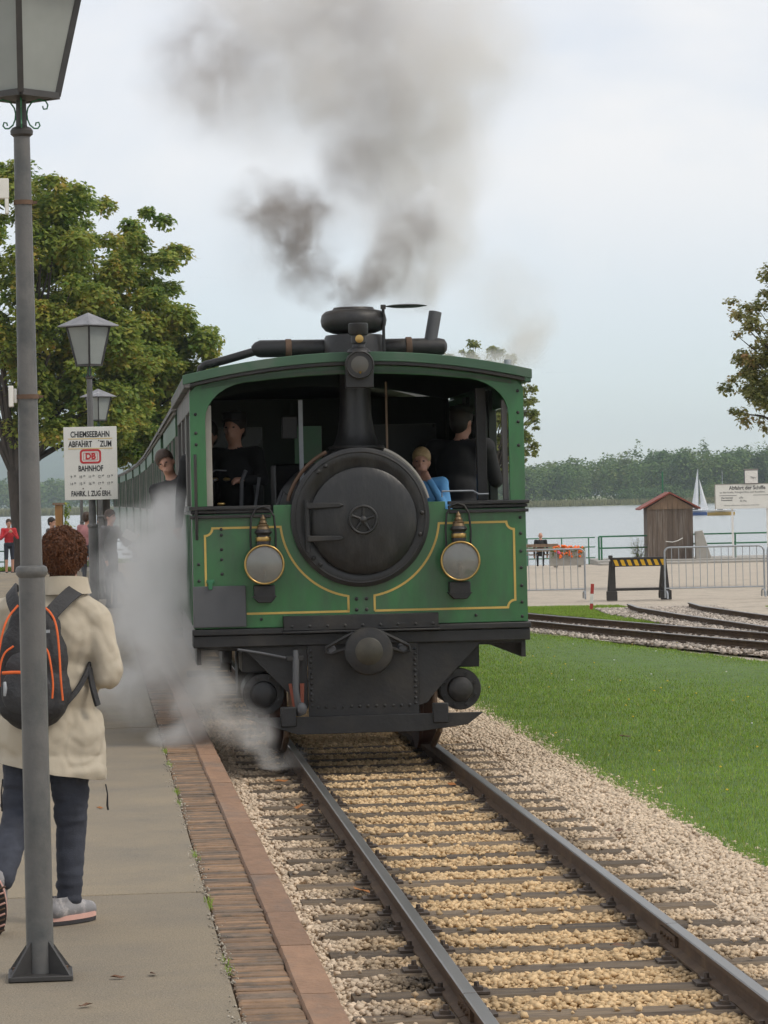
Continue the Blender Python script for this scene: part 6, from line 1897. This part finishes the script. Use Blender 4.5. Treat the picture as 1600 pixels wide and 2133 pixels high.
# ================================================================== SMOKE, STEAM AND HAZE
def smoke_mat(name, blobs, color, gain, warp=.25, wscale=2.2, nscale=3.0, lo=.38, hi=.68, aniso=.2, fine=.6, step=.3):
    """density from soft puffs (centre, radii, weight), warped and broken up by noise"""
    m = bpy.data.materials.new(name); m.use_nodes = True
    N, L = m.node_tree.nodes, m.node_tree.links
    N.remove(N['Principled BSDF'])
    out = N['Material Output']
    pv = N.new('ShaderNodeVolumePrincipled')
    pv.inputs['Color'].default_value = (*color, 1); pv.inputs['Anisotropy'].default_value = aniso
    tc = N.new('ShaderNodeTexCoord')
    wn_ = N.new('ShaderNodeTexNoise'); wn_.inputs['Scale'].default_value = wscale; wn_.inputs['Detail'].default_value = 1
    L.new(tc.outputs['Object'], wn_.inputs['Vector'])
    sub = N.new('ShaderNodeVectorMath'); sub.operation = 'SUBTRACT'; sub.inputs[1].default_value = (.5, .5, .5)
    L.new(wn_.outputs['Color'], sub.inputs[0])
    mad = N.new('ShaderNodeVectorMath'); mad.operation = 'MULTIPLY_ADD'; mad.inputs[1].default_value = (warp * 2,) * 3
    L.new(sub.outputs[0], mad.inputs[0]); L.new(tc.outputs['Object'], mad.inputs[2])
    tot = None
    for (c, r, w) in blobs:
        a = N.new('ShaderNodeVectorMath'); a.operation = 'SUBTRACT'; a.inputs[1].default_value = c
        L.new(mad.outputs[0], a.inputs[0])
        b = N.new('ShaderNodeVectorMath'); b.operation = 'DIVIDE'; b.inputs[1].default_value = r if isinstance(r, tuple) else (r, r, r)
        L.new(a.outputs[0], b.inputs[0])
        ln = N.new('ShaderNodeVectorMath'); ln.operation = 'LENGTH'; L.new(b.outputs[0], ln.inputs[0])
        mr = N.new('ShaderNodeMapRange'); mr.interpolation_type = 'SMOOTHSTEP'
        mr.inputs['From Min'].default_value = 1.0; mr.inputs['From Max'].default_value = .15
        mr.inputs['To Min'].default_value = 0; mr.inputs['To Max'].default_value = w
        L.new(ln.outputs['Value'], mr.inputs['Value'])
        if tot is None: tot = mr.outputs[0]
        else:
            ad = N.new('ShaderNodeMath'); ad.operation = 'ADD'
            L.new(tot, ad.inputs[0]); L.new(mr.outputs[0], ad.inputs[1]); tot = ad.outputs[0]
    dn = N.new('ShaderNodeTexNoise'); dn.inputs['Scale'].default_value = nscale; dn.inputs['Detail'].default_value = 3; dn.inputs['Roughness'].default_value = fine
    L.new(mad.outputs[0], dn.inputs['Vector'])
    dr = N.new('ShaderNodeMapRange'); dr.inputs['From Min'].default_value = lo; dr.inputs['From Max'].default_value = hi
    L.new(dn.outputs['Fac'], dr.inputs['Value'])
    mu = N.new('ShaderNodeMath'); mu.operation = 'MULTIPLY'; L.new(tot, mu.inputs[0]); L.new(dr.outputs[0], mu.inputs[1])
    g_ = N.new('ShaderNodeMath'); g_.operation = 'MULTIPLY'; g_.inputs[1].default_value = gain; L.new(mu.outputs[0], g_.inputs[0])
    L.new(g_.outputs[0], pv.inputs['Density'])
    L.new(pv.outputs[0], out.inputs['Volume'])
    try: m.cycles.volume_step_rate = step
    except Exception: pass
    return m
def cloud(name, label, cat, origin, lo, hi, mat_):
    return stuff(MB().span(lo, hi).build(name, mat_, None, smooth=False, loc=origin), label, cat)
CH = LP(.02, .42, 3.19)
K = 294.0
def sp_(px, py, y=0.0):                     # picture offsets of the puffs, turned into metres about the chimney top
    return ((px - 740) / K + .022 * (643 - py) / K, y, (643 - py) / K)
dark = [(sp_(738, 634), (.18, .18, .15), 1.6), (sp_(698, 608), (.22, .2, .16), 1.5), (sp_(772, 606), (.20, .2, .16), 1.4), (sp_(648, 570), (.28, .24, .26), 1.2), (sp_(615, 500, .05), (.30, .26, .32), 1.1), (sp_(585, 430, .1), (.46, .36, .30), 1.1), (sp_(640, 470, .1), (.36, .3, .3), .55),
        (sp_(795, 580), (.24, .2, .22), 1.2), (sp_(815, 535, .1), (.20, .18, .22), .9)]
cloud('chimney_smoke', 'dark brown-grey smoke puffs curling from the chimney', 'smoke', CH, (-1.10, -.42, -.18), (.60, .55, 1.15),
      smoke_mat('dark_smoke', dark, (.42, .375, .345), 6.5, warp=.14, wscale=3.6, nscale=5.0, lo=.36, hi=.66, step=.45))
high = [(sp_(860, 470, .2), (.34, .3, .36), .45), (sp_(740, 350, .3), (.36, .3, .34), .38), (sp_(770, 200, .3), (.45, .35, .5), .22), (sp_(430, 120, .4), (.62, .45, .62), .34), (sp_(720, 20, .4), (.6, .4, .4), .30)]
cloud('drifting_smoke', 'thin brownish smoke drifting high above the chimney', 'smoke', CH, (-1.85, -.2, .30), (.85, .95, 2.75),
      smoke_mat('high_smoke', high, (.46, .41, .38), 8.0, warp=.16, wscale=2.8, nscale=4.0, lo=.34, hi=.66, step=1.0))
pale = [(sp_(740, 610, .1), (.30, .25, .2), .7), (sp_(850, 560, .3), (.45, .4, .42), .9), (sp_(905, 615, .45), (.17, .16, .19), 1.2), (sp_(900, 500, .4), (.50, .4, .45), .95), (sp_(830, 370, .4), (.70, .5, .60), .85), (sp_(900, 290, .4), (.68, .5, .55), .7),
        (sp_(800, 190, .4), (1.05, .6, .70), .70), (sp_(560, 140, .4), (1.0, .6, .75), .60), (sp_(960, 110, .4), (.85, .6, .75), .65), (sp_(700, -60, .4), (1.6, .7, .80), .75), (sp_(700, -300, .4), (1.7, .7, .8), .6),
        (sp_(590, 470, .2), (.62, .45, .60), .35), (sp_(1100, 715, 1.3), (.28, .35, .24), .8), (sp_(1130, 665, 1.4), (.26, .3, .24), .7), (sp_(1070, 590, 1.4), (.45, .3, .38), .40), (sp_(1010, 742, 1.2), (.42, .3, .13), .9)]
cloud('steam_plume', 'pale grey steam plume rising above the locomotive roof', 'steam', CH, (-2.0, -.45, -.42), (1.75, 1.9, 3.6),
      smoke_mat('pale_steam', pale, (.97, .955, .94), 4.6, warp=.26, wscale=1.7, nscale=3.0, lo=.22, hi=.66, step=1.1))
SB = LP(-1.0, 0, .45)
K2 = 300.0
def sb_(px, py, y=0.0): return ((px - 470) / K2 + .022 * (1440 - py) / K2, y, (1440 - py) / K2)
low = [(sb_(575, 1560, -.25), (.22, .2, .12), .8), (sb_(520, 1500, -.2), (.26, .25, .20), 1.0), (sb_(450, 1420, .1), (.30, .35, .28), 1.0), (sb_(360, 1340, .6), (.42, .6, .42), .85), (sb_(300, 1250, 1.2), (.42, .8, .45), .8), (sb_(335, 1130, 2.0), (.36, .9, .50), .9), (sb_(320, 1040, 2.6), (.22, .9, .25), .5),
       (sb_(250, 1420, .9), (.40, .6, .25), .5), (sb_(230, 1200, 1.6), (.34, .8, .5), .4), (sb_(380, 1500, .1), (.30, .4, .14), .7), (sb_(240, 1110, 2.4), (.28, .8, .25), .35)]
cloud('cylinder_steam', 'grey-white steam cloud blowing from the left cylinder across the platform', 'steam', SB, (-1.30, -.62, -.46), (.62, 3.8, 1.75),
      smoke_mat('low_steam', low, (.995, .993, .98), 8.0, warp=.28, wscale=2.6, nscale=4.2, lo=.26, hi=.66, fine=.68, step=.6))
# the air over the lake
hz = MB().span((-1995, -60, -4.6), (1995, 6600, 140)).build('haze', None, None, smooth=False)
hm = bpy.data.materials.new('haze'); hm.use_nodes = True
hm.node_tree.nodes.remove(hm.node_tree.nodes['Principled BSDF'])
hv_ = hm.node_tree.nodes.new('ShaderNodeVolumePrincipled')
hv_.inputs['Color'].default_value = (.80, .90, 1.0, 1); hv_.inputs['Density'].default_value = .00015; hv_.inputs['Anisotropy'].default_value = .1
hm.node_tree.links.new(hv_.outputs[0], hm.node_tree.nodes['Material Output'].inputs['Volume'])
hz.data.materials.clear(); hz.data.materials.append(hm)
stuff(hz)

bpy.data.scenes.remove(WORK)
